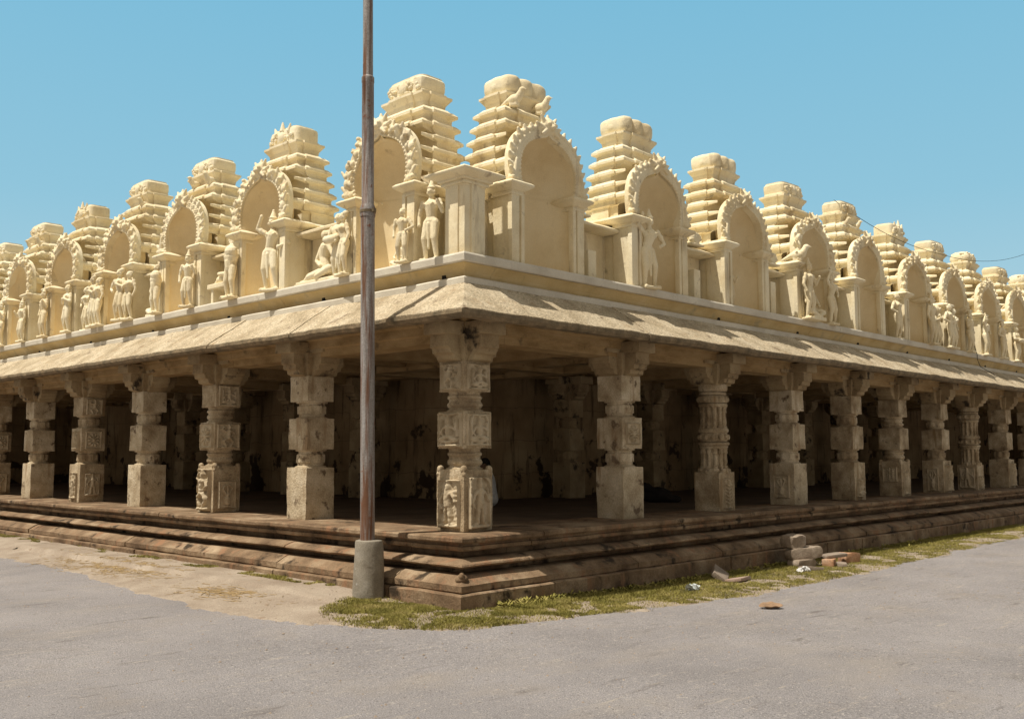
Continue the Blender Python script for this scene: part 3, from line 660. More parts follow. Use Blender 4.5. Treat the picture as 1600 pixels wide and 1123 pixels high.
def arch_mesh(var):
    """local: x along the facade, y depth (front negative), z above the ledge"""
    m = M(); rnd = random.Random(var * 17 + 3)
    n = len(IF)
    R = []
    for a, b in list(zip(IF, OF)):
        R.append([(a.x, -.03, a.y + SPR), (a.x, .10, a.y + SPR), (b.x, .10, b.y + SPR), (b.x, -.01, b.y + SPR)])
    m.rings(R)
    def at(t, f):   # t along 0..1, f across 0 inner..1 outer
        x = t * (n - 1); i = min(n - 2, int(x)); w = x - i
        a = IF[i].lerp(IF[i + 1], w); b = OF[i].lerp(OF[i + 1], w); p = a.lerp(b, f); d = (b - a).normalized(); return p, d
    def put(t, f, y, r):
        p, d = at(t, f); m.ell((p.x, y, p.y + SPR), r, 8)
    # inner rope
    K = 46
    for k in range(K + 1):
        t = k / K; p, d = at(t, .06); m.ell((p.x, -.025, p.y + SPR), (.019, .024, .019), 8)
    if var % 3 == 1:
        for f in (.30, .52):
            pr = None
            for k in range(33):
                p, d = at(k / 32, f); q = Vector((p.x, -.02, p.y + SPR))
                if pr: m.capsule(pr, .020, q, .020, 7, 2)
                pr = q
        for k in range(27):
            t = (k + .5) / 27; p, d = at(t, .80)
            m.ell((p.x, -.015, p.y + SPR), (.032, .03, .032), 8)
    else:
        for k in range(19):
            t = (k + .5) / 19; p, d = at(t, .45)
            if var % 3 == 0:
                # small dancing figures and scrolls in the band
                r = rnd.uniform(.038, .052)
                m.ell((p.x, -.03, p.y + SPR), (r, .045, r * 1.1), 8); m.ell((p.x + d.x * .06, -.055, p.y + SPR + d.y * .06), (.028, .03, .028), 8)
                m.capsule((p.x, -.04, p.y + SPR), .018, (p.x + rnd.uniform(-.08, .08), -.06, p.y + SPR + rnd.uniform(-.08, .08)), .014, 6, 2)
            else:
                for j in range(6):
                    a = j * pi / 3; m.ell((p.x + .038 * cos(a), -.02, p.y + SPR + .038 * sin(a)), (.015, .028, .015), 6)
                m.ell((p.x, -.025, p.y + SPR), (.016, .03, .016), 6)
    # outer flame leaves
    K = 24 if var % 3 else 17
    for k in range(K + 1):
        t = k / K; p, d = at(t, .92)
        L = rnd.uniform(.035, .065)
        dd = Vector((d.x, d.y + .55)).normalized()
        q = Vector((p.x, -.005, p.y + SPR)); e = q + Vector((dd.x * L, -.01, dd.y * L))
        m.capsule(q, .042, e, .020, 7, 2)
    if var % 3 == 0:
        for k in range(22):
            t = rnd.uniform(.28, .72); p, d = at(t, rnd.uniform(.4, 1.15)); m.ell((p.x, rnd.uniform(-.08, .0), p.y + SPR), [rnd.uniform(.022, .045)] * 3, 8)
    # crest mask at the apex
    ax, az = 0, SPR + .86
    m.ell((0, -.02, az), (.12, .09, .11)); m.ell((0, -.10, az - .03), (.05, .05, .04)); m.ell((-.05, -.09, az + .02), (.028, .03, .028), 8); m.ell((.05, -.09, az + .02), (.028, .03, .028), 8)
    for s in (-1, 1):
        m.capsule((s * .07, -.02, az + .03), .05, (s * .14, -.03, az + .13), .016, 8, 2); m.capsule((s * .10, -.02, az - .04), .05, (s * .23, -.03, az + .01), .02, 8, 2)
        m.capsule((s * .08, -.06, az - .07), .03, (s * .16, -.07, az - .13), .02, 8, 2)
    m.capsule((0, 0, az + .05), .06, (0, -.01, az + .15), .018, 8, 2)
    # makaras sitting on the capitals
    for s in (-1, 1):
        x = s * .66
        m.ell((x, -.02, SPR + .05), (.075, .07, .07)); m.capsule((x, -.03, SPR + .08), .05, (x + s * .09, -.06, SPR + .17), .025, 8, 2)
        m.capsule((x, -.04, SPR + .12), .04, (x - s * .03, -.05, SPR + .30), .02, 8, 2); m.ell((x + s * .05, -.07, SPR + .05), (.03, .03, .03), 8)
        if var % 3 == 0:
            m.ell((x, -.05, SPR + .20), (.05, .05, .075)); m.ell((x, -.06, SPR + .31), (.036, .036, .04)); m.capsule((x, -.05, SPR + .26), .03, (x + s * .09, -.07, SPR + .38), .018, 7, 2)
            m.ell((x - s * .01, -.04, SPR + .44), (.045, .045, .06))
    return melt(m, 0.0095, STUC, 'arch', 1)
def niche_mesh():
    m = M(); R = []
    zs = [0.0, .25, .5, .75, SPR - .001]
    def ring(w, z):
        return [(w * cos(pi * k / 20), .42 * (w / .5) ** .8 * sin(pi * k / 20) ** .85, z) for k in range(21)]
    for z in zs: R.append(ring(.5, z))
    R.append(ring(.515, SPR - .0005)); R.append(ring(.515, SPR + .012))
    for p in INc[2:]: R.append(ring(max(p.x, .004), p.y + SPR))
    m.rings(R, False, False, False)
    m.add([(-.5, .0, .004), (.5, 0, .004), (.5, .43, .004), (-.5, .43, .004)], [(0, 1, 2, 3)])
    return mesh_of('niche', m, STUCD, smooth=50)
def outline(hu, hv, cv, p=.035, fu=.55, fv=.5, step=.06):
    wu = hu * fu; wv = hv * fv
    c = [(-hu, -hv), (-wu, -hv), (-wu, -hv - p), (wu, -hv - p), (wu, -hv), (hu, -hv), (hu, -wv), (hu + p, -wv), (hu + p, wv), (hu, wv), (hu, hv), (wu, hv), (wu, hv + p), (-wu, hv + p), (-wu, hv), (-hu, hv), (-hu, wv), (-hu - p, wv), (-hu - p, -wv), (-hu, -wv)]
    sub = [5, 1, 6, 1, 5, 4, 1, 5, 1, 4, 5, 1, 6, 1, 5, 4, 1, 5, 1, 4]
    out = []
    for i in range(20):
        a, b = c[i], c[(i + 1) % 20]
        for k in range(sub[i]): out.append((a[0] + (b[0] - a[0]) * k / sub[i], cv + a[1] + (b[1] - a[1]) * k / sub[i]))
    return out
def tower_mesh(seed, ntier=5, blobs=0):
    m = M(); R = []; rnd = random.Random(seed)
    cv = .62
    def ring(hu, hv, z, p=.035, c=cv):
        # the front is cut back to clear the niche's half-dome
        R.append([(x, .46 if (z < SPR + .84 and abs(x) < .56 and y < .46) else y, z) for x, y in outline(hu, hv, c, p)])
    z = SPR + .03
    ring(.57, .30, z, .035, .62); ring(.57, .30, z + .17, .035, .62); ring(.60, .33, z + .19, .035, .60)
    z0 = z + .20; pitch = .187
    for t in range(ntier):
        k = t / (ntier - 1); hu = .635 - .125 * k; hv = .435 - .135 * k; c = .525 + .035 * k; za = z0 + t * pitch
        for o, dz in ((-.058, 0), (-.058, .052), (-.048, .064), (-.006, .084), (.0, .086), (.0, .122), (-.004, .126), (-.052, .170), (-.058, .172)):
            ring(hu + o, hv + o, za + dz, .035, c)
    zt = z0 + ntier * pitch
    ring(.37, .20, zt - .01, .03, .575); ring(.355, .19, zt + .03, .03, .57); ring(.365, .20, zt + .09, .03, .57); ring(.40, .235, zt + .14, .03, .57); ring(.42, .255, zt + .165, .03, .57); ring(.425, .262, zt + .170, .03, .57); ring(.425, .262, zt + .202, .03, .57); ring(.39, .235, zt + .215, .03, .57)
    m.rings(R)
    # tooth notches hanging in the recess under each tier
    m.disp(.006, 1.6, seed, .0016, 22)
    return mesh_of('tower', m, STUC, smooth=24), zt + .21
def cap_mesh(var, z):
    m = M(); hu, hv = .36, .215
    def plan(s, lob, n=64):
        out = []
        for i in range(n):
            a = 2 * pi * i / n; e = 5.5 if var != 2 else 3.2
            r = (abs(cos(a)) ** e + abs(sin(a)) ** e) ** (-1 / e)
            x = hu * r * cos(a); y = hv * r * sin(a)
            if lob:
                mod = 2.6 * lob * (abs(cos(x / hu * pi * 1.5)) ** .6 - .6) * (1 if abs(y) > hv * .8 else 0) + lob * .8 * (abs(cos(y / hv * pi * 1.0)) - .5) * (1 if abs(x) > hu * .85 else 0)
                x *= 1 + (mod if abs(x) > hu * .85 else 0) * .6; y *= 1 + mod * 1.2
            out.append((x * s, y * s))
        return out
    H = .25 if var != 3 else .27
    if var == 0: prof = [(.98, 0, 0), (1.0, .02, .10), (1.06, .06, .14), (1.08, .12, .15), (1.08, .20, .15), (1.05, .235, .13), (.97, .258, .10), (.6, .268, .02), (.01, .27, 0)]
    elif var == 1: prof = [(.98, 0, 0), (1.03, .01, .02), (1.03, .05, .04), (1.0, .06, .06), (1.03, .10, .06), (1.045, .16, .06), (1.045, .215, .05), (1.0, .235, .03), (.97, .24, 0), (.96, .262, 0), (.5, .27, 0), (.01, .27, 0)]
    elif var == 2: prof = [(.98, 0, 0), (1.05, .04, .05), (1.10, .10, .08), (1.06, .17, .08), (.95, .235, .06), (.75, .28, .03), (.4, .31, 0), (.01, .32, 0)]
    else: prof = [(1, 0, 0), (1.02, .01, .02), (1.02, .20, .03), (1.0, .235, .02), (.93, .25, 0), (.85, .255, 0), (.84, .275, 0), (.3, .285, 0), (.01, .285, 0)]
    m.rings([[(x, y + .57, z + h) for x, y in plan(s, l)] for s, h, l in prof])
    m.disp(.005, 3, var, .002, 20)
    rnd = random.Random(var + 5)
    if var in (1, 3):
        for i in range(26):
            x = rnd.uniform(-.30, .30); zz = rnd.uniform(.04, .19); m.ell((x, .57 - hv * 1.05, z + zz), (rnd.uniform(.018, .045), .028, rnd.uniform(.018, .04)), 8)
        m.ell((0, .57 - hv * 1.08, z + .12), (.085, .04, .095), 12)
    if var == 2:
        for i in range(90):
            a = rnd.uniform(0, 2 * pi); zz = rnd.uniform(.03, .25); s = 1.06 - .5 * max(0, zz - .15)
            m.ell((hu * s * cos(a) * 1.02, .57 + hv * s * sin(a) * 1.02, z + zz), [rnd.uniform(.018, .035)] * 3, 7)
    if var == 3:
        m.capsule((.0, .57 - hv, z + .22), .05, (.0, .57 - hv, z + .36), .012, 8, 2)
        for s in (-1, 1): m.capsule((s * .16, .57 - hv * .95, z + .20), .045, (s * .20, .57 - hv, z + .30), .012, 8, 2)
    if var == 0:
        for s in (-1, 1):
            m.ell((s * hu * 1.08, .57, z + .12), (.02, .06, .06), 10)
    return mesh_of('tower_roof', m, STUC, smooth=50 if var in (0, 2) else 28)
def capital(m, x0, x1, y0, y1, z=0.84, k=1.0):
    for (a, h0_, h1_) in ((.0, 0, .02), (.03, .018, .045), (.02, .043, .07)):
        m.box((x0 - a, y0 - a, z + h0_), (x1 + a, y1 + a, z + h1_), .12)
    def r(o, zz): return [(x0 - o, y0 - o, zz), (x1 + o, y0 - o, zz), (x1 + o, y1 + o, zz), (x0 - o, y1 + o, zz)]
    m.rings([r(.015, z + .068), r(.05 * k, z + .09), r(.105 * k, z + .125), r(.115 * k, z + .135), r(.12 * k, z + .158), r(.09 * k, z + .182), r(.01, z + .215)])
def body_mesh(var):
    m = M()
    for s in (-1, 1):
        x0, x1 = sorted((s * .50, s * .685)); m.box((x0, -.0, 0), (x1, .32, .86), .11)
        x0, x1 = sorted((s * .44, s * .655)); m.box((x0, .318, 0), (x1, .93, .86), .11)
        # side pilaster strips
        x0, x1 = sorted((s * .64, s * .685)); m.box((x0, .50, 0), (x1, .62, .86), .12); m.box((x0, .82, 0), (x1, .96, .86), .12)
        # jamb colonnette
        m.box(*[(min(s * .47, s * .53), -.035, 0), (max(s * .47, s * .53), .05, .86)])
        xs = sorted((s * .56, s * .70)); m.box((xs[0], -.03, 0), (xs[1], .04, .86))
    m.box((-.45, .445, 0), (.45, .92, .86), .2)
    m.disp(.004, 3, var, .003, 14)
    for s in (-1, 1):
        x0, x1 = sorted((s * .50, s * .685)); capital(m, x0, x1, -.01, .30)
    for s in (-1, 1):
        x0, x1 = sorted((s * .46, s * .665)); capital(m, x0, x1, .42, .90)
    m.box((-.45, .45, .86), (.45, .95, SPR + .02))
    m.v = [tuple(Vector(p) + nv(p, 9, var) * .004) for p in m.v]
    return mesh_of('shrine', m, STUC, bevel=.006)
def bird_mesh():
    m = M(); m.ell((0, 0, .07), (.045, .085, .05)); m.capsule((0, -.05, .09), .04, (0, -.075, .135), .03, 8, 2); m.ell((0, -.085, .15), (.028, .036, .028), 8); m.capsule((0, -.11, .15), .012, (0, -.145, .14), .004, 6, 2)
    m.capsule((0, .06, .07), .03, (0, .17, .02), .012, 8, 2); m.box((-.03, -.04, 0), (.03, .05, .04)); return melt(m, .008, STUC, 'bird_figure', 2)
def scroll_mesh():
    m = M()
    for k in range(18):
        a = k * .55; r = .10 - .004 * k; m.ell((.12 * (k % 2 * 2 - 1) * .0 + r * cos(a), -.01, .12 + r * sin(a)), (.03, .045, .03), 7)
    m.ell((0, 0, .1), (.11, .05, .09)); m.box((-.15, -.06, -.01), (.15, .08, .03)); return melt(m, .012, STUC, 'scroll_ornament', 1)

BODY = [body_mesh(i) for i in range(2)]; NICHE = niche_mesh(); ARCH = [arch_mesh(i) for i in range(4)]
TOW = [tower_mesh(i + 1) for i in range(3)]; CAPS = [cap_mesh(i, TOW[0][1] - .012) for i in range(4)]
BIRD = bird_mesh(); SCR = scroll_mesh()

def shrine(side, s, arch, cap, statues=(), birds=(), label=None, sc=(1, 1), idx=0):
    o = link('shrine', BODY[idx % 2], TEMPLE)
    if side == 'L': o.location = (.50, s, 4.0); o.rotation_euler = (0, 0, -pi / 2)      # local x -> -y, local y -> +x
    else: o.location = (s, .50, 4.0)
    if label: o['label'] = label
    f = -1 if side == 'L' else 1      # local +x runs towards the corner on the left facade
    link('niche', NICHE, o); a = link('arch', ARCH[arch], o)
    t = link('tower', TOW[idx % 3][0], o); c = link('tower_roof', CAPS[cap], t)
    rz_ = random.Random(int(s * 100) + idx); t.rotation_euler = (radians(rz_.uniform(-.5, .8)), radians(rz_.uniform(-.7, .7)), radians(rz_.uniform(-1.2, 1.2))); t.scale = (sc[0] * rz_.uniform(.97, 1.03), 1, rz_.uniform(.985, 1.02)); a.scale = (rz_.uniform(.985, 1.01), 1, rz_.uniform(.985, 1.02))
    for (p, u, v, h, rot) in statues:
        st = link('statue', pose(p), o); st.location = (u * f * -1 if side == 'L' else u, v, .0); st.location.x = -u if side == 'L' else u
        st.scale = (h, h, h); st.rotation_euler = (0, 0, radians(rot))
    for (u, v, z, h, rot) in birds:
        b = link('bird_figure', BIRD, o); b.location = (-u if side == 'L' else u, v, z); b.scale = (h, h, h); b.rotation_euler = (0, 0, radians(rot))
    return o
# u is measured away from the corner on both facades (negative = nearer the corner)
TZ = SPR + .23 + 5 * .187
bt = [(-.34, .30, TZ - .06, 1.15, 0), (.10, .26, TZ - .06, 1.15, 0)]
LS = [(2.08, 0, 1, [('bare', -.60, -.13, .72, 10), ('tall', -.90, .08, 1.0, 12), ('sway', .66, -.1, .9, -10), ('drum', .92, .02, .95, 0), ('sit', -.30, .10, .55, 0)], [], 'corner shrine with carved arch, tallest of the left roofline'),
      (4.93, 0, 3, [('raise', -.42, -.06, 1.16, 20), ('headless', .62, -.12, 1.02, 0), ('recline', 1.06, .12, .95, 0)], [], 'second shrine left of the corner, statue inside its niche'),
      (7.33, 2, 1, [('tall', -.50, -.14, .9, 20), ('headless', .60, -.14, .92, 0), ('bare', .88, .02, .95, 0), ('sit', .98, .12, .9, 0)], bt, None),
      (9.7, 0, 1, [('couple', -.58, -.14, .98, 10), ('couple', .62, -.12, 1.02, -5), ('fold', 1.02, .0, .9, 0)], bt[:1], None),
      (12.15, 3, 3, [('fold', -.56, -.12, .98, 0), ('tall', .60, -.12, 1.0, 0), ('sway', -1.0, .06, .9, 0)], [], 'shrine crowned by three pointed stucco finials'),
      (14.5, 0, 1, [('sage', -.58, -.12, .9, 0), ('tall', .62, -.12, 1.0, 0), ('raise', 1.05, .0, .95, 0)], bt, None),
      (16.9, 2, 1, [('fold', -.58, -.12, .95, 0), ('sway', .6, -.12, 1.0, 0)], [], None), (19.3, 0, 1, [('tall', -.58, -.12, .95, 0)], [], None), (21.7, 2, 0, [], [], None), (24.0, 0, 1, [], [], None)]
RS = [(1.98, 1, 0, [], [(-.36, .24, TZ - .06, 1.35, 10), (.12, .22, TZ - .06, 1.35, 10)], 'corner shrine with empty smooth niche and two stucco birds'),
      (4.45, 1, 0, [('raise', -.34, -.06, 1.12, -15)], [], 'shrine with a tall dancing statue inside its niche'),
      (6.9, 2, 0, [('tall', -.40, .06, .68, 0)], [], None),
      (9.3, 3, 1, [('tall', -.52, -.16, 1.05, 0), ('sit', -.30, -.05, 1.15, 0), ('raise', .52, -.08, 1.0, 0)], [(-.68, -.05, SPR, 1.7, 20)], None),
      (11.6, 1, 1, [], bt, None), (14.0, 0, 3, [('sway', -.98, .02, 1.02, 0), ('tall', .55, -.12, 1.1, 0)], [], 'shrine whose roof carries a tall pointed crest'),
      (16.3, 2, 1, [('couple', -.60, -.12, 1.05, 0), ('fold', -1.0, .04, 1.0, 0), ('sage', .58, -.12, 1.0, 0)], [], None), (18.6, 3, 2, [('raise', -.62, -.12, 1.0, 0), ('sway', .60, -.12, 1.0, 0)], [], 'shrine with a rounded knobbly carved roof'),
      (20.9, 2, 1, [('drum', -.62, -.12, .95, 0), ('fold', .60, -.12, 1.0, 0), ('tall', 1.1, 0, .95, 0)], [], None), (23.2, 3, 2, [('tall', -.62, -.12, 1.0, 0), ('sway', .6, -.12, .95, 0)], [], None), (25.5, 1, 0, [('fold', -.6, -.12, 1, 0)], [], None),
      (27.8, 0, 1, [], [], None), (30.1, 2, 2, [], [], None), (32.4, 1, 1, [], [], None)]
for i, (s, a, c, st, bd, lb) in enumerate(LS): shrine('L', s, a, c, st, bd, lb, idx=i)
for i, (s, a, c, st, bd, lb) in enumerate(RS): shrine('R', s, a, c, st, bd, lb, idx=i + 1)

# linking walls between shrines, each with a sloping coping
def link_wall(fn, s0, s1, v=.95, zt=4.78, seed=0, cope=True):
    m = M(); a = fn(v, s0, 4.0); b = fn(v + .28, s1, zt)
    m.box([min(a[i], b[i]) for i in range(3)], [max(a[i], b[i]) for i in range(3)], .12)
    if cope:
        R = []
        for k in range(9):
            s = s0 + (s1 - s0) * k / 8
            R.append([fn(v + .36, s, zt + .002), fn(v - .20, s, zt + .002), fn(v - .30, s, zt + .02), fn(v - .30, s, zt + .05), fn(v - .12, s, zt + .13), fn(v + .1, s, zt + .19), fn(v + .36, s, zt + .19)])
        m.rings(R)
    m.disp(.008, 3, seed, .005, 14)
    return mk('linking_wall', m, STUC, TEMPLE, bevel=0, smooth=38)
for i in range(len(LS) - 1): link_wall(FL, LS[i][0] + .70, LS[i + 1][0] - .70, seed=i)
for i in range(len(RS) - 1): link_wall(FR, RS[i][0] + .70, RS[i + 1][0] - .70, seed=i + 20, v=.95 if i % 2 else 1.0)
# corner pier with spreading capital
m = M(); m.box((.50, .50, 4.0), (.84, .84, 4.88), .12); m.box((.48, .60, 4.0), (.86, .74, 4.88), .14); m.box((.60, .48, 4.0), (.74, .86, 4.88), .14)
capital(m, .49, .85, .49, .85, 4.83, 1.45); m.box((.43, .43, 4.89), (.91, .91, 4.93), .1)
m.box((.86, .95, 4.0), (1.35, 1.2, 4.85), .12); m.box((.95, .86, 4.0), (1.2, 1.35, 4.85), .12)
m.disp(.005, 3, 2, .003, 14)
mk('corner_pier', m, STUC, TEMPLE, bevel=.006)
# small upright blocks and scrolls standing in the gaps on the right facade
for s, hgt in ((3.02, .42), (5.62, .5), (8.0, .6)):
    m = M(); m.box((s - .07, .62, 4.0), (s + .10, .86, 4.0 + hgt), .1); m.disp(.006, 4, s); mk('stub_block', m, STUC, TEMPLE, bevel=.008)
for s, z, v in ((2.95, 4.96, .78), (5.7, 4.94, .7), (8.05, 4.94, .66), (10.4, 4.95, .7), (12.8, 4.95, .7)):
    o = link('scroll_ornament', SCR, TEMPLE); o.location = (s, v, z - .04); o.scale = (1.2, 1.2, .9)
for s in (6.1, 8.5, 10.9, 13.3, 15.6):
    o = link('scroll_ornament', SCR, TEMPLE); o.location = (.74, s, 4.93); o.rotation_euler = (0, 0, -pi / 2)
o = link('statue', pose('kneel'), TEMPLE); o.location = (.62, 3.42, 4.03); o.rotation_euler = (0, 0, -pi / 2); o.scale = (.82,) * 3; o['label'] = 'kneeling statue leaning back on its heels between two shrines'
m = M(); m.box((.5, 2.9, 4.0), (.78, 4.02, 4.035)); mk('statue_plinth', m, STUC, TEMPLE, bevel=.005)

# ---------------------------------------------------------------- ground
def sst(a, b, x): t = max(0, min(1, (x - a) / (b - a))); return t * t * (3 - 2 * t)
def gz(x, y): return -0.055 * sst(.2, 3.0, x)
m = M(); xs = [-400, -120, -60, -30, -20] + [-14 + .5 * i for i in range(0, 90)] + [32, 40, 60, 120, 400, 900]
v = []; f = []
for yv in xs:
    for xv in xs: v.append((xv, yv, gz(xv, yv) + (noise.noise(Vector((xv * .3, yv * .3, 0))) * .012 if abs(xv) < 30 and abs(yv) < 30 else 0)))
n = len(xs)
for j in range(n - 1):
    for i in range(n - 1): f.append((j * n + i, j * n + i + 1, (j + 1) * n + i + 1, (j + 1) * n + i))
m.add(v, f); mk('road', m, ROAD, kind='structure', merge=0)
LE = [(-40, -1.55), (-1.6, -1.5), (-1.2, -1.4), (-.9, -1.15)]
EL = [(30, -1.4), (9.06, -1.55), (6.95, -1.50), (4.2, -1.80), (2.06, -2.02), (1.05, -1.90), (.24, -1.66), (-.41, -1.35), (-.95, -.89)]   # (y, x) of the road edge on the left
ER = [(-.89, -.95), (.1, -1.28), (1.53, -1.46), (3.33, -1.62), (6.98, -1.66), (13.6, -1.45), (40, -1.4)]                      # (x, y) on the right
def lerp_tab(T, k):
    T = sorted(T)
    if k <= T[0][0]: return T[0][1]
    for (a, b), (c, d) in zip(T, T[1:]):
        if k <= c: return b + (d - b) * (k - a) / (c - a)
    return T[-1][1]
def verge_d(x, y):
    """distance inside the verge (positive inside)"""
    dl = x - lerp_tab(EL, y) if y > -.95 else -1
    dr = y - lerp_tab(ER, x) if x > -.89 else -1
    if y > -.95 and x > -.89: return max(min(dl, 9), min(dr, 9)) if (x < 0 or y < 0) else 2
    return max(dl, dr)
def verge_h(x, y):
    d = verge_d(x, y) + noise.noise(Vector((x * 1.7, y * 1.7, 3))) * .15 + noise.noise(Vector((x * 6, y * 6, 1))) * .07 + noise.noise(Vector((x * 15, y * 15, 4))) * .06
    base = gz(x, y)
    if d < 0: return base - .03 + max(-.03, d * .05)
    left = sst(.3, 2.2, y) * sst(.2, 1.6, d) * .085
    return base + .010 * sst(0, .06, d) + .02 * sst(0, .5, d) * (1 if x < 0 else .5) + left + noise.noise(Vector((x * 3, y * 3, 7))) * .010 - .003
def grid(xa, ya, fn_skip):
    v = []; f = []; idx = {}
    for j, yy in enumerate(ya):
        for i, xx in enumerate(xa):
            idx[(i, j)] = len(v); v.append((xx, yy, verge_h(xx, yy)))
    for j in range(len(ya) - 1):
        for i in range(len(xa) - 1):
            if fn_skip(xa[i], ya[j]): continue
            f.append((idx[i, j], idx[i + 1, j], idx[i + 1, j + 1], idx[i, j + 1]))
    return v, f
m = M()
m.add(*grid([-2.6 + .044 * i for i in range(61)], [-1.9 + .044 * i for i in range(272)], lambda x, y: False))
m.add(*grid([.04 + .05 * i for i in range(416)], [-1.9 + .044 * i for i in range(44)], lambda x, y: False))
m.add(*grid([-2.6 + .2 * i for i in range(14)], [10.04 + .25 * i for i in range(80)], lambda x, y: False))
m.add(*grid([20.7 + .3 * i for i in range(50)], [-1.9 + .1 * i for i in range(20)], lambda x, y: False))
mk('soil_verge', m, SOIL, kind='structure', merge=0, smooth=180)

# grass: short tufted blades
def gmask(x, y):
    d = verge_d(x, y); n = noise.noise(Vector((x * 1.5, y * 1.5, 11))) + .5 * noise.noise(Vector((x * 5, y * 5, 2)))
    if y > 1.3:                                     # thin line of tufts along the left wall
        return 1 if (x > -.52 and n > .18 and noise.noise(Vector((y * 1.1, 4, 0))) > -.05) else 0
    rel = (-.28 - y) / max(.1, -.28 - lerp_tab(ER, x))
    strip = (1 if n > -.30 + rel * .26 else .12) * (1 if rel < .97 else .15) if (y < -.2 and x > -.7) else 0
    ell_ = max(0, min(1, 1 - max(0, math.hypot((x + .55) * 1.15, (y - .02) * .95) - .80) * 3.0)) * (1 if n > -.24 else .14) if x < .9 else 0
    return max(strip, ell_)
rg = random.Random(5); v = []; f = []; cnt = 0
def blade(x, y, hmax):
    z = verge_h(x, y)
    if z < gz(x, y) - .004: return
    h = hmax * rg.uniform(.5, 1.2); a = rg.uniform(0, 2 * pi); w = rg.uniform(.0025, .005) * (1 + hmax * 8); le = rg.uniform(.2, 1.6) * h; b = rg.uniform(0, 2 * pi)
    o = len(v); v.extend([(x - w * cos(a), y - w * sin(a), z - .004), (x + w * cos(a), y + w * sin(a), z - .004), (x + le * cos(b), y + le * sin(b), z + h)]); f.append((o, o + 1, o + 2))
for _ in range(150000):
    x = rg.uniform(-1.9, .3); y = rg.uniform(-1.3, 1.7)
    if x > -.24 and y > -.24: continue
    if rg.random() < gmask(x, y): blade(x, y, .024)
for _ in range(260000):
    x = .3 + 26 * rg.random() ** 1.5; y = rg.uniform(-1.75, -.25)
    if rg.random() < gmask(x, y) * (1 if y < -.9 or x > 14 else 1): blade(x, y, .022 if y < -.75 else .045)
for _ in range(60000):
    x = rg.uniform(-.75, -.26); y = 1.3 + 14 * rg.random() ** 1.4
    if rg.random() < gmask(x, y): blade(x, y, .024)
m = M(); m.v = v; m.f = f
g = mk('grass', m, GRASS, kind='stuff', merge=0); tag(g, 'short green grass growing along the foot of the plinth', 'grass')
# weeds: broader leaves against the right wall
wd = M(); rw = random.Random(9)
for _ in range(420):
    x = .2 + 12 * rw.random() ** 1.4; y = -.31 - abs(rw.gauss(0, .10)); z = verge_h(x, y)
    for k in range(rw.randint(3, 7)):
        a = rw.uniform(0, 2 * pi); L = rw.uniform(.02, .055); w = L * .3; up = rw.uniform(.3, 1)
        d = Vector((cos(a), sin(a), up)); sdir = Vector((-sin(a), cos(a), 0)); p = Vector((x, y, z + rw.uniform(0, .04)))
        wd.add([p, p + d * L * .5 + sdir * w, p + d * L, p + d * L * .5 - sdir * w], [(0, 1, 2, 3)])
m = wd; w_ = mk('weeds', m, GRASS, kind='stuff', merge=0); tag(w_, 'leafy weeds in the shade at the foot of the right plinth', 'weeds')
# straw and twigs
sm = M(); rs = random.Random(3)
def twig(x, y, L, r, a, zz=.0):
    z = max(verge_h(x, y), gz(x, y)) + r + zz; d = Vector((cos(a), sin(a), rs.uniform(-.05, .08))) * L / 2; p = Vector((x, y, z))
    mid = p + Vector((rs.uniform(-.1, .1) * L, rs.uniform(-.1, .1) * L, r)); sm.capsule(p - d, r, mid, r, 5, 1); sm.capsule(mid, r, p + d, r * .7, 5, 1)
for _ in range(700):
    cx, cy, sx, sy = rs.choice([(-1.05, 6.6, .22, .9), (-1.0, 5.6, .18, .6), (-1.3, 2.6, .12, .35)])
    twig(rs.gauss(cx, sx), rs.gauss(cy, sy), rs.uniform(.05, .20), rs.uniform(.0015, .004), rs.gauss(1.9, .6))
for _ in range(120): twig(rs.uniform(-1.8, -.3), rs.uniform(-.3, 9), rs.uniform(.03, .10), .002, rs.uniform(0, 6))
s_ = mk('straw', sm, STRAW, kind='stuff', merge=0); tag(s_, 'scattered dry straw on the bare soil left of the pole', 'straw')
gm = M(); rr = random.Random(21)
def pebble(mm, x, y, r, z=None):
    z = max(verge_h(x, y), gz(x, y)) if z is None else z
    mm.add([(x + r * cos(a) * rr.uniform(.7, 1.2), y + r * sin(a) * rr.uniform(.7, 1.2), z - .001) for a in [i * 2 * pi / 5 for i in range(5)]] + [(x, y, z + r * .7)], [(i, (i + 1) % 5, 5) for i in range(5)])
for _ in range(6000):
    a = rr.uniform(0, 1); x = rr.uniform(-7.5, 10); y = rr.uniform(-7.5, 8)
    if x > -.3 and y > -.3: continue
    pebble(gm, x, y, .003 + .013 * rr.random() ** 3)
g2 = mk('gravel', gm, GREY, kind='stuff', merge=0); tag(g2, 'loose grit and small stones strewn over the road and soil', 'gravel')

